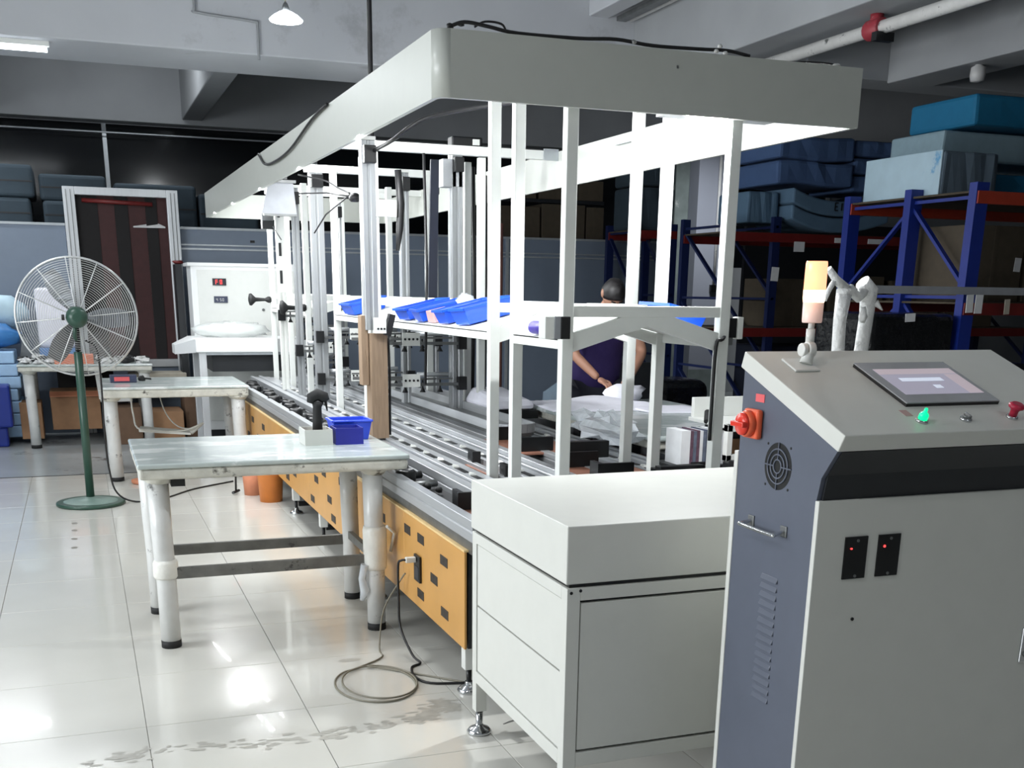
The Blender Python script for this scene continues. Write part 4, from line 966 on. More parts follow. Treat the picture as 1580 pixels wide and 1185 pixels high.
MB().tube([(1.088, 5.45, 1.06), (1.096, 5.45, 1.01)], [.008, .003], 6).build('trigger', 'black_rubber', tg)
t2 = wrapped_table('film-wrapped white work table in the middle of the left row', .118, 1.31, 9.82, 10.9, .785, [(.182, 9.93), (1.225, 9.91), (1.24, 10.7), (.19, 10.7)], th=.09, r=.055)
t3 = wrapped_table('film-wrapped white work table behind the fan, cluttered with parts', -.62, .66, 12.15, 13.25, .83, [(-.52, 12.25), (.58, 12.25), (.58, 13.1), (-.52, 13.1)], th=.07, r=.05)
o = MB().box((.20, 10.3, .785), (.42, 10.42, .85)).build('tape_dispenser', 'display_navy', bevel=.006); tag(o, 'small dark blue box with red label on the middle table', 'box')
MB_ = MB().box((.235, 10.297, .80), (.36, 10.3, .835)); o2 = MB_.build('red_label', 'sticker_red'); o2.parent = o; o2.location = Vector(o2.location)-Vector(o.location)
o = MB().blob((.47, 10.5, .80), (.03, .03, .03), .3, seed=6).tube([(.47, 10.5, .81), (.55, 10.5, .80)], .008, 6).build('clamp_tool', 'black_rubber'); tag(o, 'small black clamp lying on the middle table', 'clamp')
SCR = ['small black scrap', 'grey metal scrap', 'white plastic scrap']
pos_ = ['at the far left', 'near the left corner', 'left of the grey sheet', 'under the fan guard at left', 'just left of the orange tray', 'right behind the orange tray', 'just right of the fan pole', 'in the middle of the right half', 'near the right corner', 'at the right end', 'at the back left', 'at the back middle', 'at the back right', 'at the front edge left', 'at the front edge middle', 'at the front edge right']
SCR = [SCR[k % 3]+' '+pos_[k]+' of the cluttered table' for k in range(16)]
XY_ = [(-.58, 12.7), (-.54, 12.3), (-.44, 12.75), (-.36, 12.5), (-.31, 12.3), (-.08, 12.55), (.16, 12.35), (.26, 12.55), (.56, 12.3), (.6, 12.6), (-.48, 13.05), (0, 13.0), (.45, 13.0), (-.42, 12.22), (.22, 12.2), (.42, 12.25)]
rn = random.Random(5)
for k in range(16):
    x, y = XY_[k]; r_ = rn.uniform(.03, .07)
    o = MB().blob((x, y, .83+r_*.5), (r_*1.2, r_, r_*.5), .35, seed=k, n=8, m=5, smooth=False).build('part_scrap', ['black_rubber', 'debris', 'pipe_white'][k % 3])
    tag(o, SCR[k], 'scrap', 'scraps on the cluttered table')
q = MB(); rn = random.Random(77)
for k in range(150):
    q.blob((rn.uniform(-.58, .62), rn.uniform(12.25, 12.85), .835+rn.uniform(0, .035)), (rn.uniform(.01, .035), rn.uniform(.01, .03), rn.uniform(.006, .02)), .4, n=5, m=3, k=k % 3, seed=k, smooth=False)
o = q.build('litter', 'black_rubber', mats=['black_rubber', 'debris', 'dull_steel'], kind='stuff'); tag(o, 'fine black and silver litter strewn over the cluttered table behind the fan', 'litter')
o = MB().box((-.27, 12.2, .83), (.1, 12.42, .92)).build('orange_tray', 'orange_bin', bevel=.004); tag(o, 'orange tray on the cluttered table behind the fan pole', 'tray')
o = MB().prism([(-.62, .83), (-.5, .83), (-.52, 1.05), (-.57, 1.07)], 'y', 12.9, 12.98).build('grey_scraper', 'blade'); tag(o, 'grey triangular sheet standing behind the fan on the cluttered table', 'sheet')
# under and behind the tables
def carton(label, x0, x1, y0, y1, z0, z1, m='kraft', flaps=True, group=None, inner='kraft_inner'):
    t = thing('carton', label, 'carton', ((x0+x1)/2, (y0+y1)/2, z0), group)
    MB().box((x0, y0, z0), (x1, y1, z1)).build('carton_body', m, t, bevel=.004)
    if flaps:
        MB().hexa([(x0, y0-.09, z1-.05), (x1, y0-.09, z1-.05), (x1, y0, z1-.012), (x0, y0, z1-.012), (x0, y0-.09, z1-.042), (x1, y0-.09, z1-.042), (x1, y0, z1-.004), (x0, y0, z1-.004)]).build('flap', inner, t)
    else: MB().box(((x0+x1)/2-.02, y0-.002, z0), ((x0+x1)/2+.02, y0, z1)).build('packing_tape', m, t)
    return t
carton('kraft carton left of the front leg under the cluttered table', -.66, -.45, 12.6, 12.98, .05, .42, 'kraft', False)
carton('open kraft carton with flap behind the fan pole under the cluttered table', -.36, .13, 12.75, 13.2, .12, .52, 'kraft')
carton('kraft carton behind the middle table, left', .27, .52, 12.3, 12.8, .0, .38, 'kraft_dark', False)
carton('small kraft carton behind the middle table under the white cable', .56, .95, 12.4, 12.9, .0, .32, 'kraft', False)
carton('wide dark kraft carton behind the middle table at the right', .98, 1.09, 12.5, 13.1, .0, .5, 'kraft_dark', False)
o = MB().box((.45, 12.9, .46), (1.05, 13.3, .68)).build('shelf_box', 'pale_board', bevel=.004); tag(o, 'pale board box behind the middle table with white label', 'box')
o = MB().box((-.28, 13.25, .45), (.3, 13.35, .75)).build('dark_bag', 'curtain_black', bevel=.02); tag(o, 'black bag hanging below the cluttered table', 'bag')
o = MB().box((.15, 13.0, .18), (.42, 13.3, .3)).box((.15, 13.0, .33), (.42, 13.3, .42)).build('equipment_box', 'black_plastic', bevel=.004); tag(o, 'black equipment box on the floor behind the fan pole', 'equipment')
sb = MB(); sb.box((.13, 12.5, .42), (.45, 12.9, .47)); sb.prism([(.12, .45), (.2, .45), (.16, .74), (.10, .74)], 'y', 12.45, 12.95)
tag(sb.build('plastic_chair', 'white_paint', bevel=.01), 'white plastic chair seat behind the leg of the middle table', 'chair')
o = MB().tube([(.36, 10.4, .70), (.37, 10.4, .5), (.42, 10.3, .38), (.75, 10.3, .36), (.95, 10.3, .42)], .008, 6).build('looped_cord', 'cable_pale'); tag(o, 'pale cord hanging below the middle table', 'cord')
o = MB().tube([(.60, 10.5, .69), (.65, 10.5, .5), (.75, 10.45, .38), (.9, 10.4, .36)], .006, 6).build('looped_cord', 'cable_pale'); tag(o, 'thin second cord hanging below the middle table', 'cord')
o = MB().hexa([(.40, 10.3, .36), (.84, 10.3, .32), (.86, 10.42, .33), (.42, 10.42, .37), (.40, 10.3, .39), (.84, 10.3, .34), (.86, 10.42, .35), (.42, 10.42, .40)]).tube([(.84, 10.36, .34), (.96, 10.36, .42)], [.03, .012], 8).build('white_tray', 'white_paint', bevel=.006)
tag(o, 'white curved tray slung under the middle table', 'tray')
# stack of light blue foam sheets at the far left
for k in range(7):
    z = .06+k*.125
    o = MB().box((-1.9+.02*(k % 2), 12.7, z), (-.64+.02*((k*5) % 3-1), 13.35, z+.118)).build('foam_sheet', 'sheet_blue', bevel=.012)
    tag(o, ['lowest light blue foam sheet of the stack at the far left edge', 'second light blue foam sheet from the floor at the far left', 'third light blue foam sheet from the floor at the far left', 'middle light blue foam sheet of the far left stack', 'third light blue foam sheet from the top of the far left stack', 'second light blue foam sheet from the top of the far left stack', 'topmost light blue foam sheet of the far left stack'][k], 'foam sheet', 'foam sheets stacked at the far left')
o = MB().box((-1.8, 12.75, .0), (-.8, 13.3, .06)).build('pallet', 'grey_steel'); tag(o, 'low dark pallet under the light blue foam sheets', 'pallet')
o = MB().blob((-.95, 13.0, 1.08), (.34, .25, .14), .18, seed=9, n=14, m=9).build('blue_bag', 'bag_blue'); tag(o, 'crumpled blue plastic bag on the light blue foam stack', 'bag')
o = MB().blob((-.72, 13.15, 1.32), (.22, .14, .16), .18, seed=12, n=12, m=8).build('pale_bundle', 'foam_pale'); tag(o, 'pale wrapped bundle above the blue bag behind the fan', 'bundle')
o = MB().box((-.42, 13.05, .95), (-.04, 13.3, 1.56)).build('white_block', 'cloth_white', bevel=.05, seg=3); tag(o, 'white padded block standing behind the left half of the fan', 'block')
o = MB().box((-.42, 13.0, .83), (-.04, 13.3, .95)).build('support_box', 'bag_blue'); tag(o, 'blue box under the white padded block', 'box')
o = MB().box((-1.1, 12.35, .2), (-.72, 12.6, .62)).box((-1.05, 12.4, 0), (-.78, 12.55, .2)).build('blue_crate', 'rack_blue', bevel=.02); tag(o, 'dark blue crate on a trolley at the far left edge', 'crate')

# ================================================================= pedestal fan
fn = thing('pedestal_fan', 'large green pedestal fan with chrome wire guard beside the tables', 'fan', (-.042, 8.87, 0))
FX, FY, FZ, FR = -.012, 8.93, 1.365, .412
MB().lathe((-.042, 8.87, 0), [(.235, 0), (.24, .012), (.22, .024), (.12, .036), (.05, .045), (.03, .06)], 36).build('base', 'green_grey', fn)
MB().lathe((-.042, 8.87, .0), [(.240, .0), (.248, .006), (.247, .022), (.236, .027)], 36).build('base_ring', 'green_paint', fn)
MB().cyl((-.042, 8.87, .05), (-.03, 8.87, 1.12), .03, 14).build('pole', 'green_paint', fn)
MB().cyl((-.03, 8.87, 1.08), (-.02, 8.88, 1.33), .019, 12).build('inner_pole', 'black_plastic', fn)
MB().lathe((FX-.002, FY-.20, FZ), [(.03, 0), (.058, .012), (.074, .05), (.076, .12), (.06, .16)], 28, axis=(0, 1, 0)).build('motor', 'green_paint', fn)
MB().lathe((FX-.085, FY-.15, FZ+.0), [(.02, 0), (.02, .02)], 10, axis=(-1, 0, 0)).build('knob', 'black_plastic', fn)
MB().box((FX+.07, FY-.16, FZ-.012), (FX+.12, FY-.14, FZ+.008)).build('bracket', 'chrome', fn)
MB().tube([(FX-.02, FY-.12, FZ-.05), (FX-.028, FY-.1, FZ-.14), (-.03, 8.875, 1.2)], .014, 8).build('yoke', 'green_paint', fn)
for k in range(3):
    a0 = PI/2+2*PI*k/3+.5; vs = []; fs = []
    for i in range(6):
        r = .07+i*.058
        for s, w in ((-1, .05+.035*math.sin(i/5*PI)), (1, .05+.035*math.sin(i/5*PI))):
            a = a0+s*w/(r+.12)*1.3; vs.append((FX+r*math.cos(a), FY+.02+s*.022, FZ+r*math.sin(a)))
    vs2 = [(x, y+.004, z) for x, y, z in vs]; n = len(vs)
    for i in range(5): fs += [(2*i, 2*i+1, 2*i+3, 2*i+2), (n+2*i, n+2*i+2, n+2*i+3, n+2*i+1)]
    MB().add(vs+vs2, fs).build('blade', 'blade', fn)
def guard(side):
    q = MB(); N = 22
    for i in range(1, N+1):
        r = .07+(FR-.07)*i/N
        d = side*(.075*math.sqrt(max(0, 1-(r/FR)**2))+.012)
        torus((FX, FY+d, FZ), r, .0016, n=56, m=4, ax='y', mb=q)
    for k in range(12):
        a = 2*PI*k/12+.1; pts = []
        for i in range(8):
            r = .05+(FR-.05)*i/7; d = side*(.075*math.sqrt(max(0, 1-(r/FR)**2))+.016)
            pts.append((FX+r*math.cos(a), FY+d, FZ+r*math.sin(a)))
        q.tube(pts, .0032, 5)
    return q
guard(-1).build('rear_guard', 'chrome_wire', fn)
guard(1).build('front_guard', 'chrome_wire', fn)
torus((FX, FY, FZ), FR+.002, .008, n=64, m=8, ax='y').build('guard_rim', 'chrome_wire', fn)
MB().tube([(.03, 8.9, 1.20), (.10, 8.88, 1.14), (.11, 8.88, .9), (.10, 8.87, .5), (.11, 8.87, .25), (.15, 8.85, .08), (.28, 8.84, .008), (.5, 8.95, .006), (.75, 9.3, .006), (1.1, 9.6, .006)], .007, 7).build('power_cord', 'cable_black', fn)
o = MB().lathe((.40, 9.75, 0), [(.10, 0), (.115, .01), (.115, .03), (.09, .035)], 24).build('round_board', 'kraft_inner'); tag(o, 'round tan board lying on the floor beside the middle table', 'board')
bk = thing('orange_bucket', 'orange plastic bucket on the floor against the yellow side board', 'bucket', (1.30, 8.62, 0))
MB().lathe((1.27, 8.62, 0), [(.085, 0), (.10, .21), (.106, .215), (.106, .225), (.09, .225), (.08, .02)], 24).build('bucket_body', 'bucket_orange', bk)
o = MB().lathe((1.18, 8.95, 0), [(.07, 0), (.08, .17), (.07, .18)], 16).build('rust_can', 'kraft_inner'); tag(o, 'rusty brown can behind the orange bucket', 'can')
o = MB().tube([(1.05, 9.0, .03), (1.06, 9.0, .3), (1.05, 9.02, .45)], .008, 6).tube([(1.02, 8.95, .02), (1.08, 9.05, .02)], .012, 6).build('hanging_hook', 'black_plastic'); tag(o, 'thin black stand left of the orange bucket', 'stand')

# ================================================================= back of the hall, left of the machine
ec = thing('electric_cabinet', 'white electric cabinet with red number display behind the tables', 'control cabinet', (1.66, 12.7, 0))
MB().box((1.16, 12.53, 0), (2.22, 12.92, .1)).build('plinth', 'charcoal_paint', ec)
MB().box((1.13, 12.5, .1), (2.25, 12.95, 1.815)).build('cabinet_body', 'white_glare', ec, bevel=.01)
MB().box((1.19, 12.49, .2), (2.2, 12.5, 1.76)).build('door', 'white_paint', ec, bevel=.003)
MB().box((1.10, 12.48, 1.795), (2.28, 12.98, 1.83)).build('roof_lip', 'white_glare', ec, bevel=.004)
MB().cyl((1.86, 12.48, 1.36), (1.86, 12.49, 1.36), .015, 10).build('door_knob', 'dull_steel', ec)
def seg_digit(par, ch, x, y, z, s, m):
    segs = {'F': 'afge', '0': 'abcdef', '7': 'abc', 'C': 'afed', '4': 'fgbc', '5': 'afgcd', '6': 'afgecd'}[ch]
    w = s*.55; t = s*.13; P = {'a': (0, s-t, w, s), 'd': (0, 0, w, t), 'g': (0, s/2-t/2, w, s/2+t/2), 'f': (0, s/2, t, s), 'b': (w-t, s/2, w, s), 'e': (0, 0, t, s/2), 'c': (w-t, 0, w, s/2)}
    q = MB()
    for c in segs: a = P[c]; q.box((x+a[0], y-.002, z+a[1]), (x+a[2], y, z+a[3]))
    q.build('digit', m, par)
dp = thing('number_display', 'dark display with glowing red figures on the white electric cabinet', 'display', (1.40, 12.48, 1.62))
MB().box((1.345, 12.475, 1.605), (1.485, 12.489, 1.675)).build('housing', 'display_dark', dp)
seg_digit(dp, 'F', 1.375, 12.475, 1.618, .042, 'led_red'); seg_digit(dp, '0', 1.42, 12.475, 1.618, .042, 'led_red')
dp = thing('number_display', 'dull blue display with faint figures on the white electric cabinet', 'display', (1.40, 12.48, 1.45))
MB().box((1.35, 12.475, 1.43), (1.49, 12.489, 1.495)).build('housing', 'display_navy', dp)
seg_digit(dp, '4', 1.372, 12.475, 1.445, .03, 'pipe_white'); seg_digit(dp, '5', 1.41, 12.475, 1.445, .03, 'pipe_white'); seg_digit(dp, '0', 1.435, 12.475, 1.445, .03, 'pipe_white')
o = MB().box((1.02, 13.0, 0), (1.09, 13.3, 1.82)).build('cable_box', 'charcoal_paint'); tag(o, 'narrow dark box between the doorway and the white electric cabinet', 'box')
o = MB().blob((1.06, 13.05, 1.84), (.06, .05, .02), seed=2).build('red_cap', 'rack_red'); tag(o, 'small red cap on top of the narrow dark box', 'cap')
bn = thing('white_bench', 'white topped bench in front of the white electric cabinet', 'bench', (1.4, 11.9, 0))
MB().box((1.04, 11.5, .97), (2.15, 12.3, 1.10)).build('bench_top', 'white_glare', bn, bevel=.01)
MB().hexa([(.88, 12.0, .93), (1.04, 11.5, .97), (1.04, 12.3, .97), (.88, 12.35, .93), (.88, 12.0, 1.02), (1.04, 11.5, 1.10), (1.04, 12.3, 1.10), (.88, 12.35, 1.02)]).build('bench_wing', 'white_glare', bn)
for (x, y) in ((1.07, 11.53), (1.07, 12.2), (2.05, 11.53), (2.05, 12.2)): MB().box((x, y, 0), (x+.07, y+.07, .97)).build('leg', 'aluminium_bright', bn, bevel=.004)
MB().box((1.2, 11.6, .78), (2.0, 12.2, .95)).build('bench_drawer', 'charcoal_paint', bn)
MB().box((1.14, 11.52, .945), (2.05, 11.55, .97)).build('edge_rail', 'partition_trim', bn)
o = MB().blob((1.45, 11.95, 1.17), (.36, .22, .085), .16, seed=21, n=18, m=9).build('white_sacking', 'film_clear'); tag(o, 'rumpled translucent film sheet on the white bench', 'film')
# dark stacked bales behind the partition
def bale(label, x0, x1, y0, y1, z0, z1, m, g=None, rnd=.04, name='foam_bale', cat='foam bale'):
    t = thing(name, label, cat, ((x0+x1)/2, (y0+y1)/2, z0), g)
    MB().box((x0, y0, z0), (x1, y1, z1)).build('bale_block', m, t, bevel=rnd, seg=3)
    MB().box((x0+.015, y0-.003, (z0+z1)/2-.008), (x1-.015, y0+.004, (z0+z1)/2+.008)).build('seam', 'dark_groove', t)
    return t
G = 'bales stacked behind the partition'
bl = thing('bale_rack', 'dark storage rack hidden behind the partition carrying the bales', 'rack', (1, 14.4, 0))
MB().box((-4.5, 13.9, 2.1), (6.5, 15.0, 2.18)).build('deck', 'charcoal_paint', bl)
for x in (-4.4, -1.5, 1.4, 4.3, 6.4): MB().box((x, 13.9, 0), (x+.08, 13.98, 2.1)).box((x, 14.9, 0), (x+.08, 14.98, 2.1)).build('leg', 'charcoal_paint', bl)
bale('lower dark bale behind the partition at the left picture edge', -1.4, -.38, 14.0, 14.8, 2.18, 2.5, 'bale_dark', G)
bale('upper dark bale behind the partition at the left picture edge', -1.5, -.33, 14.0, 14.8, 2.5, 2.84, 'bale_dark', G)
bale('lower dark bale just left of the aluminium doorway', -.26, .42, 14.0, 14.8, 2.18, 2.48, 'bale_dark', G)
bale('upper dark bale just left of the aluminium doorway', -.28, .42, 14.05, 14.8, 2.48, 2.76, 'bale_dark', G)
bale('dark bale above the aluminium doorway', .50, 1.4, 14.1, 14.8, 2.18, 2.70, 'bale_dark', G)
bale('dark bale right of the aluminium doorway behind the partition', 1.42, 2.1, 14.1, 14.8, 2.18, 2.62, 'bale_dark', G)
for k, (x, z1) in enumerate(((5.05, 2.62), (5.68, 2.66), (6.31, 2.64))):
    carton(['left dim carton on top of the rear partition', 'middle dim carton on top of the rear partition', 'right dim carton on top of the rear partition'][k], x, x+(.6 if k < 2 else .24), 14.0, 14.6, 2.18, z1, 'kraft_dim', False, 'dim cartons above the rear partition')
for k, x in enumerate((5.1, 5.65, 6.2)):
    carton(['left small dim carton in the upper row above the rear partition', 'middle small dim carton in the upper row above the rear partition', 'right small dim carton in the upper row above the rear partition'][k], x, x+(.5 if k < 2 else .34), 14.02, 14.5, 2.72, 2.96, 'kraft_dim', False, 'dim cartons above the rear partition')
o = MB().box((5.0, 14.0, 2.675), (6.55, 14.05, 2.715)).build('shelf_bar', 'charcoal_paint'); tag(o, 'dark shelf bar between the two rows of dim cartons', 'shelf')
o = MB().cyl((4.44, 12.2, 0), (4.44, 12.2, 2.3), .045, 12).build('rust_pipe', 'pipe_rust'); tag(o, 'rusty red vertical pipe behind the machine', 'pipe')

# ================================================================= storage racks at the right
def rack(label, x0, x1, ylist, ztop, levels, w=.09, mid=(), braces=True, top='rack_blue'):
    t = thing('pallet_rack', label, 'rack', ((x0+x1)/2, (ylist[0]+ylist[-1])/2, 0), 'pallet racks')
    for x in (x0,)+tuple(mid)+(x1-w,):
        for y in ylist:
            MB().prism([(x, y), (x+w, y), (x+w, y+w*.7), (x+w*.7, y+w*.7), (x+w*.7, y+w*.25), (x+w*.3, y+w*.25), (x+w*.3, y+w*.7), (x, y+w*.7)], 'z', 0, ztop).build('upright', top, t)
        if braces:
            for a, b in zip(ylist[:-1], ylist[1:]):
                fl_ = False
                for z in (ztop-.10, ztop-.82, ztop-1.54):
                    q = MB().bar((x+w/2, a, z-.0), (x+w/2, b, z), .025, .03, up=(1, 0, 0)); q.build('brace', top, t)
                    if z-.7 > 0:
                        za, zb = (z-.03, z-.68) if (ylist.index(a) % 2 == 1) else (z-.68, z-.03)
                        MB().bar((x+w/2, a+.03, za), (x+w/2, b+.03, zb), .025, .04, up=(1, 0, 0)).build('brace', top, t)
    for (z, c) in levels:
        for y in (ylist[0], ylist[-1]):
            MB().box((x0+.01, y-.012, z-.05), (x1-.01, y+.03, z+.04)).build('shelf_beam', c, t, bevel=.003)
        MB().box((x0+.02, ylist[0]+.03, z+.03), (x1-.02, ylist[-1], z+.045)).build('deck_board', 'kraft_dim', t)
    return t
rack('near blue pallet rack with orange top beam behind the console', 6.31, 9.4, (7.0, 7.72, 8.5), 2.40, ((2.30, 'rack_orange'), (1.50, 'rack_red')), w=.115)
rack('farther blue pallet rack with dark red beams beyond the grey column', 6.30, 10.6, (10.5, 11.4), 2.36, ((2.16, 'rack_red'), (1.2, 'rack_red')), w=.09, mid=(6.87,), braces=True, top='rack_blue_shaded')
rack('small shaded blue rack in front of the rear partition behind the worker', 6.26, 6.86, (12.55, 13.25), 2.38, ((2.26, 'rack_red'), (1.2, 'rack_red')), w=.09, top='rack_blue_shaded')
o = MB().box((5.35, 6.88, 1.60), (9.2, 6.92, 1.655)).build('grey_rail', 'grey_plate'); tag(o, 'long grey horizontal rail across the front of the near rack', 'rail')
for k, (x, y, z, w_, h) in enumerate(((6.25, 6.86, 1.47, .065, .13), (6.335, 6.86, 1.465, .07, .135), (7.03, 7.245, 1.78, .064, .105), (6.61, 6.86, 1.46, .05, .11), (7.18, 10.47, 2.02, .13, .10), (6.9, 10.46, 1.72, .09, .14), (5.83, 6.995, 1.40, .09, .06))):
    o = MB().cbox((x, y, z+h/2), (w_, .004, h), RY(.05*(k % 3-1))).build('paper_tag', 'paper' if k != 3 else 'pale_board')
    tag(o, ['left white paper tag of the pair on the near blue upright', 'right white paper tag of the pair on the near blue upright', 'white paper tag on a carton near the right picture edge', 'yellowed paper tag hanging from the grey rail', 'white label on the dark red beam of the farther rack', 'small paper tag on the farther rack upright', 'white paper slip on top of the black wrapped bale'][k], 'tag')
for k, x in enumerate((7.62, 8.05)):
    o = MB().box((x, 10.465, 2.12), (x+.2, 10.475, 2.17)).build('beam_label', 'paper'); tag(o, ['glossy white label further right on the dark red beam', 'second glossy white label at the right end of the dark red beam'][k], 'label')
bb = thing('black_bale', 'bale wrapped in shiny black film standing left of the near rack', 'bale', (5.9, 7.3, 0))
MB().box((5.48, 7.0, .1), (6.27, 7.7, 1.46)).build('bale_body', 'shiny_black_film', bb, bevel=.05, seg=3)
MB().box((5.5, 7.02, 0), (6.25, 7.68, .1)).build('pallet', 'kraft_dark', bb)
# foam
def foam(label, x0, x1, y0, y1, z0, z1, m, n=1, rnd=.035, wav=0.0, g=None):
    t = thing('foam_block', label, 'foam block', ((x0+x1)/2, (y0+y1)/2, z0), g)
    h = (z1-z0)/n; rn = random.Random(hash(label) % 1000 if False else len(label))
    for i in range(n):
        q = MB(); N = 8; top = []; 
        za, zb = z0+i*h, z0+(i+1)*h-.012
        vs = []; 
        for j in range(N+1):
            x = x0+(x1-x0)*j/N; d = wav*math.sin(PI*j/N*2+i*1.3)
            vs += [(x, y0+rn.uniform(-.01, .01), za+d), (x, y1, za+d), (x, y1, zb+d), (x, y0+rn.uniform(-.02, .02), zb+d)]
        fs = []
        for j in range(N):
            a = 4*j; b = 4*j+4
            fs += [(a, b, b+1, a+1), (a+1, b+1, b+2, a+2), (a+2, b+2, b+3, a+3), (a+3, b+3, b, a)]
        fs += [(0, 1, 2, 3), (4*N, 4*N+3, 4*N+2, 4*N+1)]
        q.add(vs, fs).build('foam_slab', m, t, bevel=rnd, seg=2)
    return t
GF = 'foam blocks on the racks'
foam('lit front stack of dark blue foam on the farther rack', 6.84, 7.77, 10.45, 11.3, 2.675, 3.16, 'foam_blue', 2, wav=.012)
foam('shaded dark blue foam stack right of the lit one on the farther rack', 7.80, 8.52, 10.5, 11.3, 2.64, 3.16, 'foam_blue', 3)
sg = thing('curved_mattress', 'sagging grey-blue mattress with two stacked curved layers on the farther rack', 'mattress', (7.6, 10.6, 2.2))
for k, (zz, th) in enumerate(((2.235, .145), (2.395, .15))):
    vs = []; N = 14
    for j in range(N+1):
        u = j/N; x = 7.0+1.22*u; z = zz+.10*(2*u-.9)**2-.02+(.04*(1-u)**5)
        vs += [(x, 10.38, z), (x, 11.2, z), (x, 11.2, z+th), (x, 10.38, z+th)]
    fs = []
    for j in range(N):
        a = 4*j; b = a+4; fs += [(a, b, b+1, a+1), (a+1, b+1, b+2, a+2), (a+2, b+2, b+3, a+3), (a+3, b+3, b, a)]
    fs += [(0, 1, 2, 3), (4*N, 4*N+3, 4*N+2, 4*N+1)]
    MB().add(vs, fs).build('mattress_layer', 'foam_slate', sg, bevel=.02)
def strokes(par, x, y, z, s, gl):
    q = MB()
    for (a, b, c, d) in gl: q.bar((x+a*s, y, z+b*s), (x+c*s, y, z+d*s), .004, s*.16, up=(0, 0, 1) if abs(c-a) > abs(d-b) else (1, 0, 0))
    q.build('ink_mark', 'black_plastic', par)
strokes(sg, 7.52, 10.376, 2.435, .075, [(0, 0, 0, 1), (0, 1, .5, 1), (0, .5, .4, .5), (0, 0, .5, 0), (1.1, 0, 1.1, 1), (1.5, 0, 1.5, 1), (1.5, 1, 1.9, 1), (1.9, 1, 1.9, .5), (1.5, .5, 1.9, .5)])
foam('grey foam block left of the curved mattress behind the white post', 6.60, 6.98, 10.6, 11.2, 2.30, 2.62, 'foam_slate', 1)
fw_ = foam('pale film-wrapped foam block at the left end of the near rack top', 6.445, 7.0, 7.55, 8.5, 2.35, 2.69, 'foam_grey', 1, .02)
MB().box((6.43, 7.56, 2.355), (6.445, 8.49, 2.685)).build('lit_film_side', 'foam_pale', fw_, bevel=.006)  # pale colour stands in for light from the left on this side
foam('teal foam block low behind the pale wrapped block', 7.08, 8.9, 7.7, 8.55, 2.35, 2.56, 'foam_teal', 1, .02)
foam('misty blue foam slab between the two teal blocks', 6.75, 8.9, 7.95, 8.6, 2.66, 2.90, 'foam_mist', 1, .02)
foam('large bright teal foam slab topmost at the right edge', 6.88, 8.9, 7.75, 8.55, 2.91, 3.16, 'foam_teal', 1, .03)
foam('tall dark blue foam block on the small rack behind the worker', 6.30, 6.84, 12.62, 13.2, 2.306, 3.3, 'bale_dark', 2)
# dim cartons on the racks
rn = random.Random(9)
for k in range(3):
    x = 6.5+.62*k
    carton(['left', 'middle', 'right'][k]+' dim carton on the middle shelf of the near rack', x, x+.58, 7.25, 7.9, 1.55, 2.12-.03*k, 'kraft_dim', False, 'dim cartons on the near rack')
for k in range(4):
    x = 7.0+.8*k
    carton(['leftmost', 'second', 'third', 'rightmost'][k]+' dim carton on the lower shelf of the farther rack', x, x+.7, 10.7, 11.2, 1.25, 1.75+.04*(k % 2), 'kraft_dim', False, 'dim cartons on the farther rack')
for k in range(3):
    x = 7.0+.75*k
    o = MB().box((x, 10.6, .0), (x+.68, 11.3, 1.05)).build('blue_crate', 'belt_navy', bevel=.02); tag(o, ['left', 'middle', 'right'][k]+' dark crate standing under the farther rack', 'crate', 'dark crates under the farther rack')
o = MB().box((6.6, 7.2, .05), (8.2, 8.2, 1.0)).build('teal_bale', 'belt_navy', bevel=.03); tag(o, 'dark blue bale on the floor under the near rack', 'bale')

# ================================================================= packing table, worker and goods on the right
pk = thing('packing_table', 'long packing table with milky film top along the right of the machine', 'table', (3.35, 6.0, 0))
MB().box((2.80, 5.28, .82), (3.87, 7.25, .85)).build('tabletop', 'film_white', pk, bevel=.01)
MB().box((2.82, 5.30, .775), (3.85, 7.23, .82)).build('apron', 'tape_edge', pk, bevel=.008)
for (x, y) in ((3.04, 5.38), (3.78, 5.38), (3.04, 7.15), (3.78, 7.15)): MB().cyl((x, y, 0), (x, y, .775), .03, 12).build('leg', 'leg_wrap', pk)
def sheet(name, label, cat, x0, x1, y0, y1, z, amp, m, drop=0.0, seed=0, th=.012, g=None, nx=22, ny=22):
    rn = random.Random(seed); ph = [(rn.uniform(4, 11), rn.uniform(-9, 9), rn.uniform(0, 6)) for _ in range(6)]
    vs = []
    for j in range(ny+1):
        for i in range(nx+1):
            x = x0+(x1-x0)*i/nx; y = y0+(y1-y0)*j/ny
            h = sum(math.sin(p[0]*x*1.4+p[1]*y+p[2]) for p in ph)/6*amp
            e = min(i, nx-i)/nx*6; e = min(1, e); f = min(1, min(j, ny-j)/ny*6)
            zz = z+(amp+h)*min(e, f)+.003
            xx = x+.05*math.sin(3*y+seed)*(1 if i in (0, nx) else .2); yy = y+.05*math.sin(4*x+seed)*(1 if j in (0, ny) else .2)
            vs.append((xx, yy, zz))
    n = len(vs); vs += [(x, y, zc-.004) for x, y, zc in vs]
    fs = []
    W_ = nx+1
    for j in range(ny):
        for i in range(nx):
            a = j*W_+i; fs.append((a, a+1, a+1+W_, a+W_)); fs.append((n+a, n+a+W_, n+a+1+W_, n+a+1))
    ed = [i for i in range(W_)]+[j*W_+nx for j in range(1, ny+1)]+[ny*W_+i for i in range(nx-1, -1, -1)]+[j*W_ for j in range(ny-1, 0, -1)]
    for a, b in zip(ed, ed[1:]+ed[:1]): fs.append((a, b, n+b, n+a))
    o = MB().add(vs, fs, True).build(name, m); return tag(o, label, cat, g)
sheet('white_cloth', 'white cloth the worker folds at the far end of the packing table', 'cloth', 2.82, 3.62, 6.55, 7.24, .852, .03, 'cloth_white', seed=4)
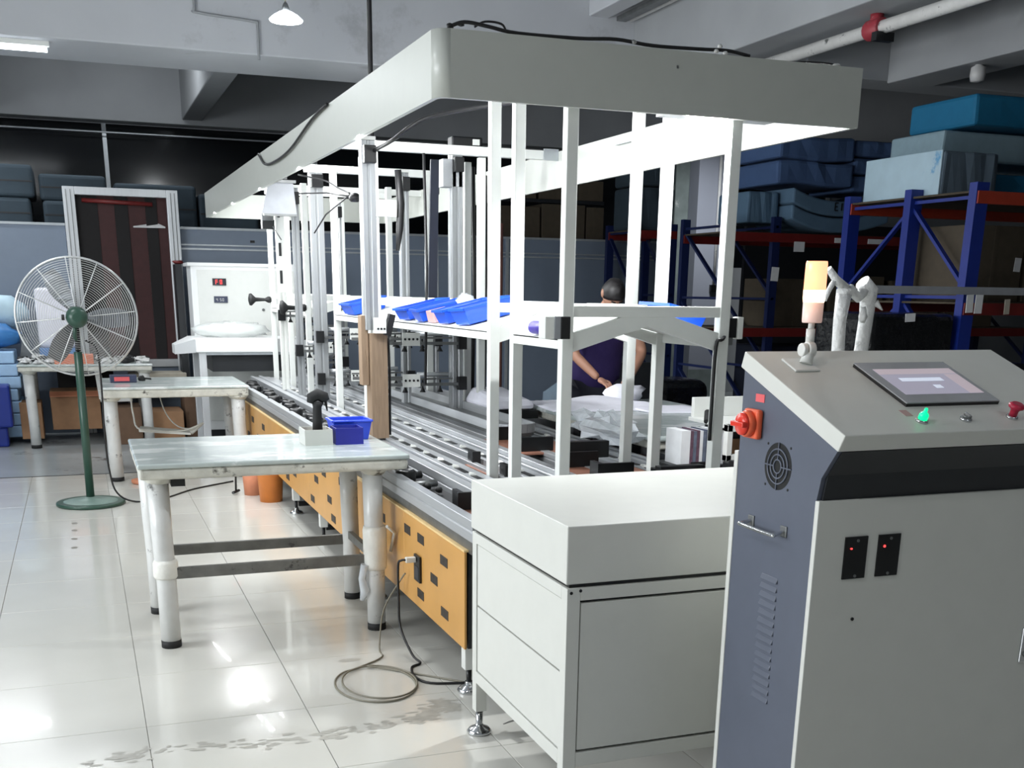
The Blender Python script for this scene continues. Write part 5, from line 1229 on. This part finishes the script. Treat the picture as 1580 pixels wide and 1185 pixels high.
sheet('white_cloth', 'second white cloth strip lying along the packing table edge beside the worker', 'cloth', 3.3, 3.80, 6.3, 6.75, .852, .012, 'cloth_white', seed=8)
o = MB().blob((3.52, 7.08, .91), (.15, .09, .065), .2, seed=14, n=14, m=8).build('cloth_bundle', 'cloth_white'); tag(o, 'bunched white cloth held in the hands of the worker', 'cloth')
o = MB().hexa([(2.46, 6.9, .832), (2.78, 6.9, .832), (2.78, 7.5, .832), (2.46, 7.5, .832), (2.48, 6.95, .92), (2.77, 6.9, .89), (2.76, 7.45, .94), (2.5, 7.4, .95)]).build('white_parcel', 'cloth_white', bevel=.03); tag(o, 'white parcel with black underside lying left of the packing table', 'parcel')
o = MB().box((2.455, 6.88, .778), (2.79, 7.5, .83)).build('black_tray', 'black_plastic'); tag(o, 'black tray under the white parcel', 'tray')
o = MB().blob((2.70, 5.66, .86), (.13, .30, .085), .35, seed=31, n=14, m=9, smooth=False).build('plastic_bag', 'bag_clear'); tag(o, 'puffed clear plastic bag in front of the packing table', 'bag')
# stack of printed booklets on edge
bx = 2.74
for k in range(12):
    w_ = .017 if k else .05
    mt = ['paper', 'paper_plum', 'paper_slate', 'paper_plum', 'paper', 'paper_slate', 'display_navy', 'paper', 'paper_slate', 'paper', 'paper_slate', 'paper'][k]
    o = MB().box((bx, 4.86, .76), (bx+w_, 5.02, .93-.002*(k % 3))).build('booklet', mt); bx += w_+.001
    tag(o, ['wide white booklet at the left end of the upright row', 'second booklet from the left, plum', 'third booklet from the left, slate', 'fourth booklet from the left, plum', 'fifth booklet from the left, white', 'sixth booklet from the left, slate', 'seventh booklet from the left, navy', 'eighth booklet from the left, white', 'fourth booklet from the right, slate', 'third booklet from the right, white', 'second booklet from the right, slate', 'white booklet at the right end of the upright row'][k], 'booklet', 'booklets standing on edge on the machine')
o = MB().box((2.70, 4.82, .735), (3.06, 5.06, .76)).build('booklet_tray', 'black_plastic'); tag(o, 'black tray under the upright booklets', 'tray')
fb = thing('white_carrier_frame', 'white box frame with open window beside the booklets', 'frame', (3.2, 4.9, .60))
z0_, z1_ = .78, .96
MB().box((2.965, 4.80, z0_), (3.4, 4.84, z0_+.03)).box((2.965, 4.80, z1_-.035), (3.4, 4.84, z1_)).box((2.965, 4.80, z0_), (2.995, 4.84, z1_)).box((3.33, 4.80, z0_), (3.36, 4.84, z1_)).build('front_frame', 'white_paint', fb, bevel=.002)
MB().box((2.965, 4.84, z1_-.02), (3.4, 5.2, z1_)).build('top_plate', 'white_paint', fb, bevel=.002)
MB().box((2.985, 5.18, z1_), (3.45, 5.21, z1_+.10)).build('back_rim', 'white_paint', fb, bevel=.002)
MB().box((2.99, 5.0, .785), (3.36, 5.02, .86)).build('inner_carton', 'kraft', fb)
MB().box((2.99, 5.05, .785), (3.36, 5.07, .94)).build('inner_back', 'charcoal_paint', fb)
for (x, y) in ((3.0, 4.81), (3.33, 4.81), (3.0, 5.17), (3.33, 5.17)): MB().box((x, y, 0), (x+.03, y+.03, z0_)).build('leg', 'white_paint', fb)
o = MB().cyl((2.96, 5.0, .955), (2.99, 5.05, 1.0), .016, 10).build('black_stopper', 'black_rubber'); tag(o, 'black stopper on the left of the white box frame', 'knob')
o = MB().box((5.0, 9.4, 0), (5.6, 10.0, .8)).build('dark_sack', 'shiny_black_film', bevel=.12, seg=4); tag(o, 'dark sack on the floor behind the packing table', 'sack')
o = MB().blob((4.25, 9.6, .4), (.35, .35, .42), .15, seed=16).build('grey_sack', 'foam_grey'); tag(o, 'grey sack on the floor behind the machine frames', 'sack')

# ---- worker
wk = thing('worker', 'worker in dark purple T-shirt bent over the packing table folding white cloth', 'person', (3.78, 7.72, 0))
def skin_mesh(name, verts, edges, radii, m, parent, sub=2, root=0, label=None):
    me = bpy.data.meshes.new(name); org = WORLD[parent.name]
    me.from_pydata([tuple(Vector(v)-org) for v in verts], edges, []); me.materials.append(M[m])
    o = bpy.data.objects.new(name, me); COL.objects.link(o); o.parent = parent; WORLD[o.name] = org
    sk = o.modifiers.new('skin', 'SKIN'); sk.use_smooth_shade = True
    for i, r in enumerate(radii): me.skin_vertices[0].data[i].radius = r if isinstance(r, tuple) else (r, r)
    me.skin_vertices[0].data[root].use_root = True
    s = o.modifiers.new('sub', 'SUBSURF'); s.levels = sub; s.render_levels = sub
    if label: o['label'] = label
    return o
# continuous body: pelvis, spine, neck, arms, legs
px_, py_ = 3.54, 7.66
bv = [(px_, py_, .96), (px_, py_-.02, 1.12), (px_-.005, py_-.09, 1.28), (px_-.01, py_-.17, 1.41), (px_-.015, py_-.23, 1.47), (px_-.02, py_-.29, 1.53),
      (px_-.17, py_-.18, 1.42), (px_+.16, py_-.18, 1.42),
      (px_-.285, py_-.25, 1.17), (px_+.275, py_-.25, 1.17), (px_-.15, py_-.42, 1.00), (px_+.08, py_-.44, 1.00),
      (px_-.10, py_+.02, .90), (px_+.10, py_+.02, .90), (px_-.12, py_, .50), (px_+.12, py_+.02, .50), (px_-.12, py_+.04, .09), (px_+.12, py_+.06, .09), (px_-.13, py_-.08, .045), (px_+.13, py_-.06, .045)]
be = [(0, 1), (1, 2), (2, 3), (3, 4), (4, 5), (3, 6), (3, 7), (6, 8), (7, 9), (8, 10), (9, 11), (0, 12), (0, 13), (12, 14), (13, 15), (14, 16), (15, 17), (16, 18), (17, 19)]
br = [(.155, .11), (.15, .10), (.155, .105), (.125, .09), .065, .055, .068, .068, .043, .043, .028, .028, .085, .085, .06, .06, .045, .045, .04, .04]
skin_mesh('body', bv, be, br, 'skin', wk)
# T-shirt and trousers follow the body
tv = [(px_, py_, .84), (px_, py_-.02, 1.12), (px_-.005, py_-.09, 1.28), (px_-.01, py_-.165, 1.40), (px_-.015, py_-.21, 1.445), (px_-.17, py_-.18, 1.415), (px_+.16, py_-.18, 1.415), (px_-.255, py_-.22, 1.27), (px_+.245, py_-.22, 1.27)]
te = [(0, 1), (1, 2), (2, 3), (3, 4), (3, 5), (3, 6), (5, 7), (6, 8)]
skin_mesh('t_shirt', tv, te, [(.235, .15), (.225, .15), (.215, .145), (.165, .12), .085, .092, .092, .08, .08], 'shirt_purple', wk)
skin_mesh('trousers', [(px_, py_, .94), (px_-.10, py_+.02, .88), (px_+.10, py_+.02, .88), (px_-.12, py_, .50), (px_+.12, py_+.02, .50), (px_-.12, py_+.04, .12), (px_+.12, py_+.06, .12)], [(0, 1), (0, 2), (1, 3), (2, 4), (3, 5), (4, 6)], [(.165, .12), .10, .10, .078, .078, .062, .062], 'trousers', wk)
# bowed head with face, ears and hair
hc = Vector((px_-.035, py_-.365, 1.575)); HR = RX(1.02)
def hp(x, y, z): return hc+HR @ Vector((x, y, z))     # head frame: -y is the face, z the crown
q = MB(); N = 20; Mn = 14; vs = []
for i in range(Mn+1):
    ph = PI*i/Mn
    for j in range(N):
        th = 2*PI*j/N
        x = .074*math.sin(ph)*math.cos(th); y = .094*math.sin(ph)*math.sin(th); z = .112*math.cos(ph)
        if z < -.02: x *= 1-.28*(-z-.02)/.09; y = y*(1-.15*(-z-.02)/.09)-.008
        vs.append(tuple(hp(x, y, z)))
q.add(vs, [[i*N+j, i*N+(j+1) % N, (i+1)*N+(j+1) % N, (i+1)*N+j] for i in range(Mn) for j in range(N)], True)
hd_ = q.build('head', 'skin', wk, weld=True)
MB().tube([hp(0, -.09, .02), hp(0, -.108, -.015), hp(0, -.118, -.03), hp(0, -.096, -.04)], [.008, .011, .016, .011], 8).build('nose', 'skin', hd_)
for s in (-1, 1):
    MB().blob(hp(s*.03, -.086, .012), (.010, .006, .005), 0, n=10, m=6).build('eye', 'pale_board', hd_)
    MB().blob(hp(s*.03, -.093, .010), (.005, .004, .005), 0, n=8, m=5).build('pupil', 'black_plastic', hd_)
    MB().tube([hp(s*.015, -.092, .03), hp(s*.045, -.082, .032)], .005, 6).build('eyebrow', 'hair', hd_)
    MB().blob(hp(s*.076, .005, -.005), (.012, .018, .03), 0, n=10, m=6).build('ear', 'skin', hd_)
MB().tube([hp(-.024, -.082, -.066), hp(0, -.09, -.066), hp(.024, -.082, -.066)], .006, 6).build('mouth', 'sticker_red', hd_)
q = MB(); vs = []
for i in range(9):
    ph = PI*.60*i/8
    for j in range(N):
        th = 2*PI*j/N
        front = max(0, -math.sin(th)); p2_ = ph*(1-.42*front)
        jr = 1.085+.02*math.sin(5*th+i)
        vs.append(tuple(hp(.074*jr*math.sin(p2_)*math.cos(th), .094*jr*math.sin(p2_)*math.sin(th), .112*jr*math.cos(p2_))))
q.add(vs, [[i*N+j, i*N+(j+1) % N, (i+1)*N+(j+1) % N, (i+1)*N+j] for i in range(8) for j in range(N)], True)
ho = q.build('hair', 'hair', wk, weld=True); so = ho.modifiers.new('solid', 'SOLIDIFY'); so.thickness = .008
# hands closing on the cloth
def hand(wrist, s, par):
    w_ = Vector(wrist); d = Vector((.35*s, -.75, -.35)).normalized(); side_ = Vector((s*.9, .35, 0)).normalized(); up = d.cross(side_).normalized()*(-s)
    pm = w_+d*.085
    verts = [w_, w_+d*.045, pm]; edges = [(0, 1), (1, 2)]; rad = [.026, (.038, .018), (.036, .014)]
    skin_mesh('hand', verts, edges, rad, 'skin', par)
    for i, L in enumerate((.068, .078, .073, .058)):
        b0 = w_+d*.07+side_*(-s)*(.027-.018*i)*s
        p = [b0, b0+d*L*.5, b0+d*L*.72+Vector((0, 0, -L*.28)), b0+d*L*.66+Vector((0, 0, -L*.55))]
        skin_mesh('finger', p, [(0, 1), (1, 2), (2, 3)], [.0095, .009, .008, .007], 'skin', par, sub=1)
    b0 = w_+d*.03+side_*.025
    skin_mesh('thumb', [b0, b0+side_*.025+d*.03, b0+side_*.022+d*.055+Vector((0, 0, -.015))], [(0, 1), (1, 2)], [.012, .011, .009], 'skin', par, sub=1)
hand((px_-.15, py_-.42, 1.00), 1, wk); hand((px_+.08, py_-.44, 1.00), -1, wk)
for s in (-1, 1): MB().blob((px_+s*.125, py_-.03, .05), (.05, .13, .05), 0, n=12, m=8).build('shoe', 'black_rubber', wk)
# office chair back and post behind the worker
o = MB().box((4.35, 8.5, .45), (4.75, 8.9, .5)).box((4.35, 8.88, .5), (4.75, 8.92, 1.0)).box((4.38, 8.52, 0), (4.42, 8.56, .45)).box((4.68, 8.52, 0), (4.72, 8.56, .45)).box((4.38, 8.84, 0), (4.42, 8.88, .45)).box((4.68, 8.84, 0), (4.72, 8.88, .45)).build('dark_stool', 'charcoal_paint')
tag(o, 'dark chair standing behind the worker', 'chair')
